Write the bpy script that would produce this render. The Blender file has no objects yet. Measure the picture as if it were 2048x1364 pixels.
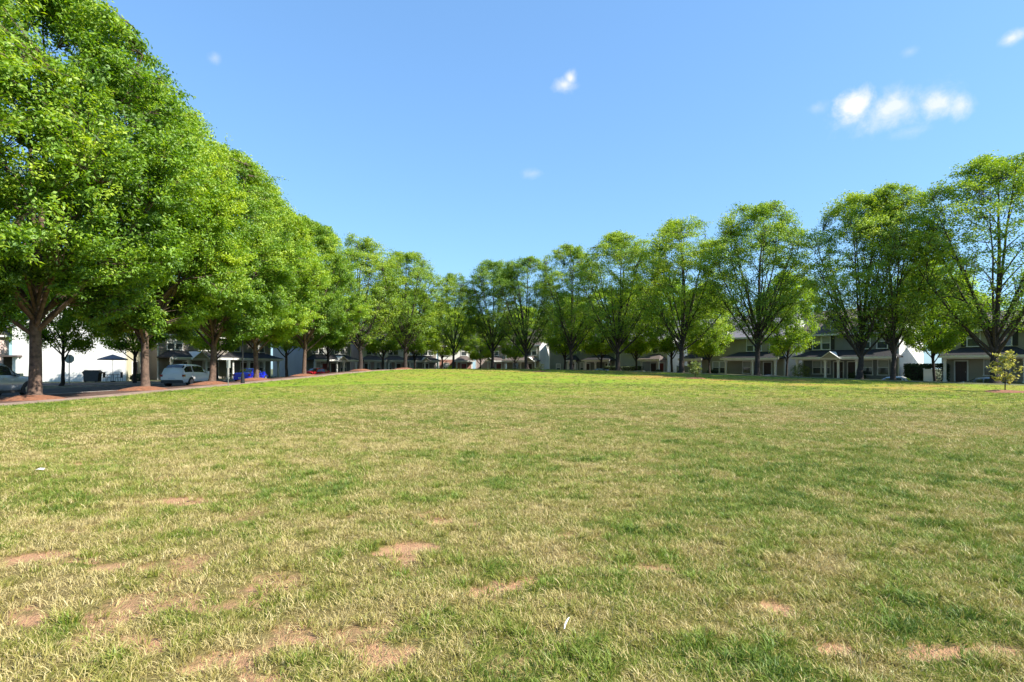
import bpy, math, random
import numpy as np

# ------------------------------------------------------------------ camera, sky, sun, exposure
SC = bpy.context.scene
COL = SC.collection
R = math.radians
CAM_H = 1.6
cam_d = bpy.data.cameras.new('camera')
cam = bpy.data.objects.new('camera', cam_d); COL.objects.link(cam)
cam.location = (0, 0, CAM_H); cam.rotation_euler = (R(90), 0, 0)
cam_d.sensor_width = 36; cam_d.lens = 20.0; cam_d.shift_y = 0.0254
cam_d.clip_start = 0.05; cam_d.clip_end = 3000
SC.camera = cam

SUN_AZ = math.atan2(-0.36, 0.933)          # world direction towards the sun, in plan
SUN_EL = R(43)
w = bpy.data.worlds.new('World'); SC.world = w; w.use_nodes = True
nt = w.node_tree; nt.nodes.clear()
N = nt.nodes.new; Lk = nt.links.new
wout = N('ShaderNodeOutputWorld'); bg = N('ShaderNodeBackground'); bg.inputs['Strength'].default_value = 0.12
sky = N('ShaderNodeTexSky'); sky.sky_type = 'NISHITA'; sky.sun_disc = False
sky.sun_elevation = SUN_EL; sky.sun_rotation = math.pi / 2 - SUN_AZ
sky.altitude = 200; sky.air_density = 1.25; sky.dust_density = 0.6; sky.ozone_density = 2.2
tc = N('ShaderNodeTexCoord')
def wcol(op, col_in, c):
    q = N('ShaderNodeMix'); q.data_type = 'RGBA'; q.blend_type = op; q.inputs['Factor'].default_value = 1; Lk(col_in, q.inputs['A']); q.inputs['B'].default_value = (*c, 1); return q.outputs['Result']
gam = N('ShaderNodeGamma'); gam.inputs['Gamma'].default_value = 0.60          # evens out the zenith-to-horizon gradient as the camera's tone curve does
Lk(wcol('MULTIPLY', sky.outputs[0], (.294, .294, .294)), gam.inputs['Color'])
sky_out = wcol('MULTIPLY', gam.outputs[0], (1.74, 2.70, 3.82))
noi = N('ShaderNodeTexNoise'); noi.inputs['Scale'].default_value = 34; noi.inputs['Detail'].default_value = 9; noi.inputs['Roughness'].default_value = 0.62; noi.inputs['Distortion'].default_value = 0.2
Lk(tc.outputs['Generated'], noi.inputs['Vector'])

def wmath(op, a, b=None, c=None, clamp=False):
    m = N('ShaderNodeMath'); m.operation = op; m.use_clamp = clamp
    for i, v in enumerate((a, b, c)):
        if v is None: continue
        if isinstance(v, (int, float)): m.inputs[i].default_value = v
        else: Lk(v, m.inputs[i])
    return m.outputs[0]

def cloud(az, el, rx, rz, gain, amp=0.9):
    """a small fair-weather cloud at one place of the sky dome (degrees)"""
    c = (math.sin(R(az)) * math.cos(R(el)), math.cos(R(az)) * math.cos(R(el)), math.sin(R(el)))
    s = N('ShaderNodeVectorMath'); s.operation = 'SUBTRACT'; Lk(tc.outputs['Generated'], s.inputs[0]); s.inputs[1].default_value = c
    m = N('ShaderNodeVectorMath'); m.operation = 'MULTIPLY'; Lk(s.outputs[0], m.inputs[0]); m.inputs[1].default_value = (1 / rx, 1 / rx, 1 / rz)
    l = N('ShaderNodeVectorMath'); l.operation = 'LENGTH'; Lk(m.outputs[0], l.inputs[0])
    f = wmath('SUBTRACT', 1.0, l.outputs['Value'])
    n2 = wmath('MULTIPLY_ADD', noi.outputs['Fac'], amp * 2, -amp)
    return wmath('MULTIPLY', wmath('POWER', wmath('ADD', f, n2, clamp=True), 1.55), gain * 1.3, clamp=True)

# (azimuth right of the view axis, elevation, radii, strength); the last ones lie outside the view
CLOUDS = [(34.2, 20.6, .080, .032, .42, 1.1), (31.2, 21.5, .030, .027, 1.25, .8), (33.8, 20.9, .050, .022, .62, .9), (36.6, 20.3, .034, .022, .62, 1.1), (38.3, 19.9, .020, .020, .55, 1.0), (28.2, 21.9, .018, .012, .22, 1.0), (35.0, 18.7, .03, .012, .22, 1.0),
          (5.3, 26.3, .024, .013, .62, .8), (5.9, 26.8, .014, .015, .75, .7), (2.1, 18.8, .024, .011, .22, .9), (-27.6, 25.7, .012, .010, .28, .9), (41.3, 23.5, .016, .010, .6, .9), (35, 24.4, .012, .008, .15),
          (75, 30, .06, .04, 1.0), (-80, 26, .06, .04, .9), (140, 32, .06, .04, 1.0), (-150, 28, .06, .04, 1.0), (190, 45, .06, .04, .8)]
acc = None
for a in CLOUDS:
    o = cloud(*a)
    acc = o if acc is None else wmath('MAXIMUM', acc, o)
mx = N('ShaderNodeMix'); mx.data_type = 'RGBA'
Lk(acc, mx.inputs['Factor']); Lk(sky_out, mx.inputs['A']); mx.inputs['B'].default_value = (4.1, 4.2, 4.4, 1)
Lk(mx.outputs['Result'], bg.inputs['Color']); Lk(bg.outputs[0], wout.inputs[0])

sun_d = bpy.data.lights.new('sun', 'SUN'); sun_d.energy = 4.9; sun_d.angle = R(0.53); sun_d.color = (1.0, 0.945, 0.84)
sun = bpy.data.objects.new('sun', sun_d); COL.objects.link(sun)
from mathutils import Vector, Matrix
sdir = Vector((math.cos(SUN_AZ) * math.cos(SUN_EL), math.sin(SUN_AZ) * math.cos(SUN_EL), math.sin(SUN_EL)))
sun.rotation_euler = sdir.to_track_quat('Z', 'Y').to_euler(); sun.location = (30, -20, 40)

vs = SC.view_settings
vs.view_transform = 'Standard'; vs.look = 'None'; vs.gamma = 1.0; vs.use_curve_mapping = False; vs.exposure = 1.08
SC.render.engine = 'CYCLES'
cy = SC.cycles
cy.max_bounces = 7; cy.diffuse_bounces = 3; cy.glossy_bounces = 2; cy.transmission_bounces = 5; cy.transparent_max_bounces = 6
cy.caustics_reflective = False; cy.caustics_refractive = False; cy.sample_clamp_indirect = 4.0
cy.use_denoising = True

rng = np.random.default_rng(7)
random.seed(7)

# ------------------------------------------------------------------ helpers
class MB:
    """collects shapes that become one mesh"""
    def __init__(s): s.v = []; s.f = []; s.m = []
    def add(s, vs_, fs, mi=0):
        b = len(s.v); s.v += [tuple(map(float, p)) for p in vs_]; s.f += [tuple(i + b for i in f) for f in fs]; s.m += [mi] * len(fs)
        return s
    def box(s, x0, x1, y0, y1, z0, z1, mi=0):
        return s.add([(x0, y0, z0), (x1, y0, z0), (x1, y1, z0), (x0, y1, z0), (x0, y0, z1), (x1, y0, z1), (x1, y1, z1), (x0, y1, z1)],
                     [(0, 3, 2, 1), (4, 5, 6, 7), (0, 1, 5, 4), (1, 2, 6, 5), (2, 3, 7, 6), (3, 0, 4, 7)], mi)
    def prism(s, poly, axis, a, b, mi=0):
        """extrude a 2-d polygon along an axis from a to b"""
        n = len(poly)
        def P(p, t):
            return {'x': (t, p[0], p[1]), 'y': (p[0], t, p[1]), 'z': (p[0], p[1], t)}[axis]
        vv = [P(p, a) for p in poly] + [P(p, b) for p in poly]
        ff = [tuple(range(n))[::-1], tuple(range(n, 2 * n))] + [(i, (i + 1) % n, n + (i + 1) % n, n + i) for i in range(n)]
        return s.add(vv, ff, mi)
    def slab(s, pts, t, mi=0):
        """a quad or polygon given thickness t along its own normal"""
        p = [Vector(q) for q in pts]; nrm = (p[1] - p[0]).cross(p[-1] - p[0]).normalized() * t
        n = len(p); vv = [tuple(q) for q in p] + [tuple(q + nrm) for q in p]
        ff = [tuple(range(n))[::-1], tuple(range(n, 2 * n))] + [(i, (i + 1) % n, n + (i + 1) % n, n + i) for i in range(n)]
        return s.add(vv, ff, mi)
    def tube(s, pts, rad, n=8, mi=0, caps=True):
        pts = np.asarray(pts, float); k = len(pts)
        rad = np.broadcast_to(np.asarray(rad, float), (k,))
        v, f = tube_arrays(pts, rad, n)
        s.add(v, f, mi)
        if caps:
            b = len(s.v) - len(v)
            s.f += [tuple(b + i for i in range(n))[::-1], tuple(b + (k - 1) * n + i for i in range(n))]; s.m += [mi, mi]
        return s
    def mesh(s, name, mats, smooth=False):
        me = bpy.data.meshes.new(name); me.from_pydata(s.v, [], s.f)
        if not isinstance(mats, (list, tuple)): mats = [mats]
        for m in mats: me.materials.append(m)
        if len(mats) > 1: me.polygons.foreach_set('material_index', s.m)
        if smooth: me.polygons.foreach_set('use_smooth', [True] * len(me.polygons))
        me.update(); return me
    def build(s, name, mats, parent=None, loc=None, smooth=False):
        return link(name, s.mesh(name, mats, smooth), parent, loc)

def link(name, me, parent=None, loc=None, rz=0.0, scale=None):
    o = bpy.data.objects.new(name, me); COL.objects.link(o)
    if parent is not None: o.parent = parent
    if loc is not None: o.location = loc
    if rz: o.rotation_euler = (0, 0, rz)
    if scale is not None: o.scale = scale
    return o

def tube_arrays(pts, rad, n):
    k = len(pts)
    t = np.gradient(pts, axis=0); t /= np.linalg.norm(t, axis=1)[:, None] + 1e-9
    ref = np.array([0.31, 0.95, 0.05]) if abs(t[0, 1]) < .8 else np.array([0.95, 0.3, 0.1])
    a = np.cross(t, ref); a /= np.linalg.norm(a, axis=1)[:, None] + 1e-9
    b = np.cross(t, a)
    th = np.arange(n) * 2 * math.pi / n
    ring = a[:, None, :] * np.cos(th)[None, :, None] + b[:, None, :] * np.sin(th)[None, :, None]
    v = (pts[:, None, :] + ring * rad[:, None, None]).reshape(-1, 3)
    f = [(i * n + j, i * n + (j + 1) % n, (i + 1) * n + (j + 1) % n, (i + 1) * n + j) for i in range(k - 1) for j in range(n)]
    return v, f

def tag(o, label=None, cat=None, group=None, kind=None):
    if label: o['label'] = label
    if cat: o['category'] = cat
    if group: o['group'] = group
    if kind: o['kind'] = kind
    return o

def empty(name, loc, rz=0.0):
    o = bpy.data.objects.new(name, None); COL.objects.link(o); o.location = loc; o.rotation_euler = (0, 0, rz); o.empty_display_size = .3
    return o

def smooth(a, b, x):
    t = np.clip((np.asarray(x, float) - a) / (b - a), 0, 1); return t * t * (3 - 2 * t)

def vnoise(x, y, seed=0):
    """value noise, numpy"""
    x = np.asarray(x, float); y = np.asarray(y, float)
    xi = np.floor(x).astype(np.int64); yi = np.floor(y).astype(np.int64); fx = x - xi; fy = y - yi
    def h(a, b):
        n = (a * 374761393 + b * 668265263 + seed * 974711) & 0x7fffffff
        n = ((n ^ (n >> 13)) * 1274126177) & 0x7fffffff
        return ((n ^ (n >> 16)) & 0xffff) / 65535.0
    u = fx * fx * (3 - 2 * fx); v = fy * fy * (3 - 2 * fy)
    return (h(xi, yi) * (1 - u) + h(xi + 1, yi) * u) * (1 - v) + (h(xi, yi + 1) * (1 - u) + h(xi + 1, yi + 1) * u) * v

def fbm(x, y, seed=0, oct=4):
    s = 0; a = .5; tot = 0
    for i in range(oct):
        s = s + a * vnoise(x * 2 ** i + 17.3 * i, y * 2 ** i - 9.1 * i, seed + i); tot += a; a *= .5
    return s / tot

# ------------------------------------------------------------------ materials
def new_mat(name):
    m = bpy.data.materials.new(name); m.use_nodes = True; m.node_tree.nodes.clear(); return m, m.node_tree.nodes.new, m.node_tree.links.new

def rgb(c): return (c[0], c[1], c[2], 1.0)

def mat(name, c1, c2=None, scale=3.0, rough=0.7, metallic=0.0, bump=0.0, bscale=None, coat=0.0, spec=0.5, siding=None, detail=5):
    """principled surface with noise-mixed colour and fine relief"""
    m, n, l = new_mat(name)
    out = n('ShaderNodeOutputMaterial'); p = n('ShaderNodeBsdfPrincipled'); l(p.outputs[0], out.inputs[0])
    t = n('ShaderNodeTexCoord'); nz = n('ShaderNodeTexNoise'); nz.inputs['Scale'].default_value = scale; nz.inputs['Detail'].default_value = detail
    l(t.outputs['Object'], nz.inputs['Vector'])
    r = n('ShaderNodeMix'); r.data_type = 'RGBA'; r.inputs['A'].default_value = rgb(c1)
    r.inputs['B'].default_value = rgb(c2 if c2 else tuple(x * .82 for x in c1))
    mr = n('ShaderNodeMapRange'); mr.inputs['From Min'].default_value = .35; mr.inputs['From Max'].default_value = .65
    l(nz.outputs['Fac'], mr.inputs['Value']); l(mr.outputs[0], r.inputs['Factor']); l(r.outputs['Result'], p.inputs['Base Color'])
    p.inputs['Roughness'].default_value = rough; p.inputs['Metallic'].default_value = metallic
    p.inputs['Coat Weight'].default_value = coat; p.inputs['Specular IOR Level'].default_value = spec
    if siding:
        wv = n('ShaderNodeTexWave'); wv.wave_type = 'BANDS'; wv.bands_direction = 'Z'; wv.wave_profile = 'SAW'; wv.inputs['Scale'].default_value = siding; wv.inputs['Distortion'].default_value = 0
        l(t.outputs['Object'], wv.inputs['Vector'])
        b = n('ShaderNodeBump'); b.inputs['Strength'].default_value = 0.5; b.inputs['Distance'].default_value = .02
        l(wv.outputs['Fac'], b.inputs['Height']); l(b.outputs[0], p.inputs['Normal'])
    elif bump:
        nb = n('ShaderNodeTexNoise'); nb.inputs['Scale'].default_value = bscale or scale * 6; nb.inputs['Detail'].default_value = 4
        l(t.outputs['Object'], nb.inputs['Vector'])
        b = n('ShaderNodeBump'); b.inputs['Strength'].default_value = bump; b.inputs['Distance'].default_value = .03
        l(nb.outputs['Fac'], b.inputs['Height']); l(b.outputs[0], p.inputs['Normal'])
    return m

M = {}
M['asphalt'] = mat('asphalt', (.05, .047, .046), (.034, .032, .032), 1.2, .9, bump=.4, bscale=60)
M['concrete'] = mat('concrete', (.33, .235, .18), (.22, .15, .115), 1.5, .9, bump=.2, bscale=30)
M['kerb'] = mat('kerb', (.42, .38, .34), (.32, .28, .25), 2, .9, bump=.2, bscale=30)
M['mulch'] = mat('mulch', (.13, .065, .042), (.065, .035, .024), 6, .95, bump=.9, bscale=40)
M['mulch_bright'] = mat('mulch_bright', (.30, .12, .06), (.17, .075, .04), 7, .95, bump=.9, bscale=40)
M['yard'] = mat('yard', (.07, .095, .022), (.10, .095, .035), .6, .95, bump=.6, bscale=30)
M['far_ground'] = mat('far_ground', (.10, .12, .04), (.13, .13, .06), .05, .95)
M['white_trim'] = mat('white_trim', (.78, .77, .74), (.70, .69, .66), 2, .55)
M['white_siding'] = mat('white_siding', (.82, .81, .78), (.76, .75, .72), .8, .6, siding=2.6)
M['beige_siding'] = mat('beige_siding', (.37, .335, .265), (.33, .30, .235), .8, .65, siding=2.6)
M['cream_siding'] = mat('cream_siding', (.66, .61, .44), (.60, .55, .40), .8, .65, siding=2.6)
M['grey_siding'] = mat('grey_siding', (.22, .225, .215), (.19, .195, .185), .8, .65, siding=2.6)
M['slate_siding'] = mat('slate_siding', (.21, .23, .20), (.18, .20, .17), .8, .65, siding=2.6)
M['lilac_siding'] = mat('lilac_siding', (.52, .50, .56), (.47, .45, .51), .8, .65, siding=2.6)
M['pink_siding'] = mat('pink_siding', (.60, .47, .43), (.53, .41, .38), .8, .65, siding=2.6)
M['taupe_siding'] = mat('taupe_siding', (.26, .23, .20), (.22, .19, .17), .8, .65, siding=2.6)
M['brick'] = mat('brick', (.42, .22, .16), (.31, .16, .12), 5, .85, bump=.3, bscale=20)
M['roof_dark'] = mat('roof_dark', (.024, .022, .023), (.014, .013, .014), 5, .9, bump=.4, bscale=25)
M['roof_grey'] = mat('roof_grey', (.24, .22, .25), (.18, .165, .19), 4, .9, bump=.4, bscale=25)
M['roof_brown'] = mat('roof_brown', (.13, .10, .09), (.09, .07, .065), 4, .9, bump=.4, bscale=25)
M['shutter'] = mat('shutter', (.02, .02, .022), (.03, .03, .03), 3, .6)
M['door_dark'] = mat('door_dark', (.05, .03, .03), (.07, .04, .035), 3, .5)
M['door_red'] = mat('door_red', (.22, .03, .03), (.17, .025, .025), 3, .5)
M['glass'] = mat('glass', (.05, .06, .065), (.08, .09, .095), 1.5, .06, spec=.7)
M['blind'] = mat('blind', (.40, .40, .38), (.33, .33, .32), 1.2, .25)
M['porch_floor'] = mat('porch_floor', (.40, .37, .34), (.32, .3, .28), 2, .85)
M['bark'] = mat('bark', (.055, .040, .033), (.024, .018, .015), 7, .95, bump=.8, bscale=28)
M['bark_light'] = mat('bark_light', (.165, .105, .076), (.07, .046, .034), 6, .95, bump=.8, bscale=26)
M['black_metal'] = mat('black_metal', (.012, .012, .013), (.02, .02, .02), 4, .45)
M['galv'] = mat('galv', (.38, .39, .38), (.30, .31, .30), 5, .5, metallic=.6)
M['sign_back'] = mat('sign_back', (.42, .45, .40), (.36, .39, .35), 4, .55, metallic=.3)
M['sign_white'] = mat('sign_white', (.80, .80, .78), (.74, .74, .72), 4, .5)
M['tyre'] = mat('tyre', (.02, .02, .02), (.03, .03, .03), 6, .85)
M['rim'] = mat('rim', (.62, .62, .63), (.5, .5, .5), 4, .3, metallic=.7)
M['car_black'] = mat('car_trim_black', (.02, .02, .021), (.03, .03, .03), 4, .5)
M['car_glass'] = mat('car_glass', (.018, .022, .022), (.03, .035, .035), 1.2, .04, spec=.8)
M['tail_light'] = mat('tail_light', (.30, .01, .015), (.22, .01, .01), 4, .15, coat=.5)
M['head_light'] = mat('head_light', (.75, .77, .8), (.6, .62, .65), 4, .12, coat=.6)
M['plate'] = mat('plate', (.72, .74, .75), (.6, .62, .65), 20, .5)
for k, c in dict(white=(.82, .82, .80), silver=(.42, .45, .48), blue=(.015, .03, .62), red=(.55, .012, .03), black=(.012, .012, .014), grey=(.16, .17, .18)).items():
    M['paint_' + k] = mat('paint_' + k, c, tuple(x * .93 for x in c), 1.5, .28, metallic=.35 if k in ('silver', 'grey') else 0, coat=.8)
M['canvas_grey'] = mat('canvas_grey', (.16, .16, .19), (.12, .12, .15), 3, .85)
M['wood_dark'] = mat('wood_dark', (.05, .035, .025), (.03, .022, .017), 5, .85, bump=.3)
M['litter'] = mat('litter', (.85, .84, .80), (.75, .73, .68), 8, .7)

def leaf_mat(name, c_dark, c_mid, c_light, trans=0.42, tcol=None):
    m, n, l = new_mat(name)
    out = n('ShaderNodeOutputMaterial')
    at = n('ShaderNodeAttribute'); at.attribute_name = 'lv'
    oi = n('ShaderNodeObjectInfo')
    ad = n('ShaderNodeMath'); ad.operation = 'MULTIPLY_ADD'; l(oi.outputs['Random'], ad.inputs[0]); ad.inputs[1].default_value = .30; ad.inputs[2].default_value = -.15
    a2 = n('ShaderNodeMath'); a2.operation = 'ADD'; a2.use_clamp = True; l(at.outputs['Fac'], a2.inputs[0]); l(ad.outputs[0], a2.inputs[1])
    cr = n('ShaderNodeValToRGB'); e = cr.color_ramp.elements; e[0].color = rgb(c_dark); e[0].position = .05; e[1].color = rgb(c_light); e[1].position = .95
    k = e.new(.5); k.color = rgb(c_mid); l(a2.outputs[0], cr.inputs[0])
    d = n('ShaderNodeBsdfDiffuse'); l(cr.outputs[0], d.inputs[0])
    tr = n('ShaderNodeBsdfTranslucent')
    tm = n('ShaderNodeMix'); tm.data_type = 'RGBA'; tm.blend_type = 'MULTIPLY'; tm.inputs['Factor'].default_value = 1
    l(cr.outputs[0], tm.inputs['A']); tm.inputs['B'].default_value = rgb(tcol or (1.25, 1.3, .55)); l(tm.outputs['Result'], tr.inputs[0])
    g = n('ShaderNodeBsdfGlossy'); g.inputs['Roughness'].default_value = .6; g.inputs['Color'].default_value = (.9, .95, .9, 1)
    m1 = n('ShaderNodeMixShader'); m1.inputs[0].default_value = trans; l(d.outputs[0], m1.inputs[1]); l(tr.outputs[0], m1.inputs[2])
    m2 = n('ShaderNodeMixShader'); m2.inputs[0].default_value = .04; l(m1.outputs[0], m2.inputs[1]); l(g.outputs[0], m2.inputs[2])
    l(m2.outputs[0], out.inputs[0]); return m

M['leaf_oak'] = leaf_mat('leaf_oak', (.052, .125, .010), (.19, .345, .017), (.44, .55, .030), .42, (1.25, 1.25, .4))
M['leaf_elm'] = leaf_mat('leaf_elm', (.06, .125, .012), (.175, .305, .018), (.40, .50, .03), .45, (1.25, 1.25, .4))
M['leaf_fresh'] = leaf_mat('leaf_fresh', (.14, .27, .014), (.27, .42, .02), (.44, .56, .03), .6, (1.3, 1.25, .4))
M['leaf_yellow'] = leaf_mat('leaf_yellow', (.26, .27, .05), (.42, .41, .10), (.60, .54, .20), .45, (1.15, 1.1, .7))
M['leaf_shrub'] = leaf_mat('leaf_shrub', (.02, .04, .012), (.035, .06, .016), (.05, .085, .025), .2)
M['leaf_sapling'] = leaf_mat('leaf_sapling', (.14, .19, .05), (.25, .30, .10), (.42, .42, .22), .4)

# ------------------------------------------------------------------ plan of the green: the tree line round it
def chaikin(p, n):
    for _ in range(n):
        q = [p[0]]
        for a, b in zip(p[:-1], p[1:]): q += [a * .75 + b * .25, a * .25 + b * .75]
        q.append(p[-1]); p = np.array(q)
    return p
CTRL = np.array([(-23.5, -40), (-23.5, 20), (-23.5, 63), (-20.5, 71), (-15, 80), (-8.5, 87.5), (0, 84.5), (35.6, 42.4), (62, 12.7), (90, -18.8)], float)
pp = chaikin(CTRL, 3)
cl = np.r_[0, np.cumsum(np.linalg.norm(np.diff(pp, axis=0), axis=1))]
tt = np.arange(0, cl[-1], 1.0)
PATH = np.c_[np.interp(tt, cl, pp[:, 0]), np.interp(tt, cl, pp[:, 1])]
PT = np.gradient(PATH, axis=0); PT /= np.linalg.norm(PT, axis=1)[:, None]
PN = np.c_[PT[:, 1], -PT[:, 0]]                # towards the green

def edist(x, y):
    """distance inside (+) or outside (-) the tree line"""
    P = np.c_[np.ravel(x), np.ravel(y)]; out = np.empty(len(P))
    for i in range(0, len(P), 8000):
        q = P[i:i + 8000]
        d = q[:, None, :] - PATH[None]
        k = (d ** 2).sum(2).argmin(1)
        out[i:i + 8000] = ((q - PATH[k]) * PN[k]).sum(1)
        far = np.sqrt(((q - PATH[k]) ** 2).sum(1)); s = np.sign(out[i:i + 8000]); out[i:i + 8000] = np.where(far > np.abs(out[i:i + 8000]) + .6, s * far, out[i:i + 8000])
    return out.reshape(np.shape(x))

HY = np.array([(-60, 0), (22, 0), (29, .05), (36, .26), (44, .44), (50, .62), (56, .82), (62, 1.02), (69, 1.19), (76, 1.30), (85, 1.33), (140, 1.33)])
def hy(y):
    y = np.asarray(y, float); return (np.interp(y - 3, HY[:, 0], HY[:, 1]) + np.interp(y, HY[:, 0], HY[:, 1]) + np.interp(y + 3, HY[:, 0], HY[:, 1])) / 3
def base_h(x, y):
    return hy(y) * (1 - .38 * smooth(-9, -20, x) * smooth(78, 60, y))
def road_z(x, y): return -.75 * smooth(8, 28, x)
def lawn_h(x, y, e):
    return base_h(x, y) + .05 * (fbm(x * .22, y * .22, 5) - .5) * smooth(1, 6, e) + .025 * (fbm(x * 1.3, y * 1.3, 6) - .5) * smooth(1, 6, e)
def bank(x, y, t):
    b = base_h(x, y); k = road_z(x, y) + .13; return b + (k - b) * t
def ground_z(x, y):
    e = float(edist(np.array([x]), np.array([y]))[0])
    if e >= 2.6: return float(lawn_h(np.array([x]), np.array([y]), np.array([e]))[0])
    if e >= -.4: return float(base_h(x, y))
    if e >= -1.6: return float(bank(x, y, (-.4 - e) / 1.2))
    if e >= -10.4: return float(road_z(x, y))
    return float(road_z(x, y) + .13 + (.1 - road_z(x, y) - .13) * min(1, (-10.4 - e) / 5))

def strip(name, stations, m, i0=0, i1=None, step=1):
    """a ribbon that follows the tree line; stations = [(offset, z function), ...]"""
    P = PATH[i0:i1:step]; Q = PN[i0:i1:step]; vv = []; ns = len(stations)
    for p, q in zip(P, Q):
        for e, zf in stations:
            x = p + q * e; vv.append((x[0], x[1], float(zf(x[0], x[1]))))
    ff = [(i * ns + j, i * ns + j + 1, (i + 1) * ns + j + 1, (i + 1) * ns + j) for i in range(len(P) - 1) for j in range(ns - 1)]
    o = MB().add(vv, [f[::-1] for f in ff]).build(name, m); tag(o, kind='structure'); return o

# ------------------------------------------------------------------ setting
o = MB().add([(-900, -900, -1.6), (900, -900, -1.6), (900, 900, -1.6), (-900, 900, -1.6)], [(0, 1, 2, 3)]).build('ground', M['far_ground']); tag(o, kind='structure')
zb = lambda d: (lambda x, y: base_h(x, y) + d)
zk = lambda d: (lambda x, y: road_z(x, y) + d)
IL = int(np.argmin(np.hypot(PATH[:, 0] + 10, PATH[:, 1] - 85.3)))      # where the left street's pavement ends
strip('pavement', [(2.62, zb(-.2)), (2.6, zb(.015)), (1.25, zb(.012)), (1.2, zb(-.1))], M['concrete'], 0, IL)
strip('verge', [(1.21, zb(-.01)), (.3, zb(-.01)), (-.4, zb(-.02)), (-1.0, lambda x, y: bank(x, y, .5)), (-1.6, zk(.125))], M['mulch'], 0, IL)
strip('verge', [(3.4, zb(-.06)), (2.4, zb(.0)), (.3, zb(-.01)), (-.4, zb(-.03)), (-1.0, lambda x, y: bank(x, y, .5)), (-1.6, zk(.125))], M['yard'], IL - 1)
strip('kerb_inner', [(-1.58, zk(-.1)), (-1.58, zk(.135)), (-1.74, zk(.135)), (-1.76, zk(-.1))], M['kerb'])
strip('road', [(-1.6, zk(0)), (-4.5, zk(.04)), (-7.5, zk(.04)), (-10.45, zk(0))], M['asphalt'])
strip('kerb_outer', [(-10.30, zk(-.1)), (-10.32, zk(.135)), (-10.5, zk(.135)), (-10.52, zk(-.1))], M['kerb'])
strip('yard', [(-10.45, zk(.12)), (-13.2, lambda x, y: road_z(x, y) * .45 + .12), (-15.5, lambda x, y: .1), (-60, lambda x, y: .1), (-240, lambda x, y: .1)], M['yard'])
strip('pavement_outer', [(-13.2, lambda x, y: road_z(x, y) * .45 + .11), (-13.2, lambda x, y: road_z(x, y) * .45 + .135), (-14.5, lambda x, y: road_z(x, y) * .18 + .13), (-14.55, lambda x, y: road_z(x, y) * .18 + .0)], M['concrete'])
# the side street that leaves the loop on the left, past the white end wall
cs = MB(); cs.add([(-33.9, 44.5, .128), (-33.9, 55.5, .128), (-37.5, 53.2, .134), (-37.5, 46.8, .134), (-130, 53.2, .134), (-130, 46.8, .134)], [(0, 3, 2, 1), (3, 5, 4, 2)])
tag(cs.build('side_street', M['asphalt']), kind='structure')

# lawn: ring grid centred on the camera's feet so that near ground is fine and far ground coarse
NA, NR = 480, 215
ang = np.arange(NA) * 2 * math.pi / NA
rad = 1.0 * (100.0 / 1.0) ** (np.arange(NR) / (NR - 1))
AA, RR = np.meshgrid(ang, rad); LX = (RR * np.sin(AA)).ravel(); LY = (RR * np.cos(AA)).ravel()
LE = edist(LX, LY)

CLAY = [(-.75, 5.95, .34, .34), (-.95, 4.97, .36, .33), (-4.25, 4.85, .55, .25), (-3.2, 4.55, .26, .16), (-3.1, 3.75, .30, .22), (-1.5, 3.02, .34, .18), (-1.2, 3.35, .22, .14), (-.74, 3.17, .17, .16),
        (-.05, 4.15, .30, .2), (1.8, 3.75, .12, .3), (1.05, 4.5, .22, .12), (2.5, 3.2, .34, .10), (1.9, 3.25, .2, .08), (-7.2, 9.4, .5, .3), (-4.0, 6.8, .5, .25), (-2.2, 3.3, .2, .16),
        (-1.75, 4.2, .3, .16), (-2.45, 2.75, .4, .2), (.5, 5.4, .3, .13), (4.6, 9.6, .6, .3), (-5.3, 8.2, .4, .3), (1.4, 2.6, .3, .12)]
def lawn_fields(x, y, e):
    """green (0 straw .. 1 lush), clay (bare earth) and rust (dead needles) amounts on the lawn"""
    r = np.hypot(x, y)
    big = fbm(x * .16, y * .16, 11); mid = fbm(x * .7, y * .7, 23); fine = fbm(x * 2.6, y * 2.6, 31)
    vf = fbm(x * 6.5, y * 6.5, 37, 3)
    g = .45 + .34 * (big - .5) + .85 * (mid - .5) + 1.35 * (fine - .5) + .55 * (vf - .5)
    g = g + .18 * smooth(-1, 5, x) * smooth(18, 4, r) + .34 * smooth(9, 2, e) * (x < 0) + .16 * smooth(30, 52, r) - .10 * smooth(1.5, -3, x) * smooth(9, 3, r)
    g = g + .18 * np.exp(-(((x - 7.5) / 4) ** 2 + ((y - 11) / 4) ** 2)) + .2 * np.exp(-(((x - 3.5) / 1.4) ** 2 + ((y - 5) / 1.2) ** 2))
    clay = np.zeros_like(x)
    wob = (fbm(x * 5.5, y * 5.5, 41, 5) - .5) * 3.4 + .2
    for cx, cy_, rx, ry in CLAY:
        d = np.hypot((x - cx) / rx, (y - cy_) / ry)
        clay = np.maximum(clay, smooth(1.25, .45, d + wob))
    spots = smooth(.54, .70, fbm(x * 2.3 + 5, y * 2.3, 57)) * (smooth(11, 3, r) * (.20 + .55 * smooth(1.5, -3, x)) + .08)
    clay = np.maximum(clay, spots)
    rust = smooth(.46, .68, fbm(x * .22, y * .45, 71)) * (smooth(34, 46, r)) * smooth(3.0, 5.5, e) * smooth(20, 10, e) * .9 * smooth(-14, 6, x) \
         + .35 * smooth(.55, .7, fbm(x * .3, y * .6, 77)) * smooth(38, 60, r)
    return np.clip(g, 0, 1), np.clip(clay, 0, 1), np.clip(rust, 0, 1)

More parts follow.
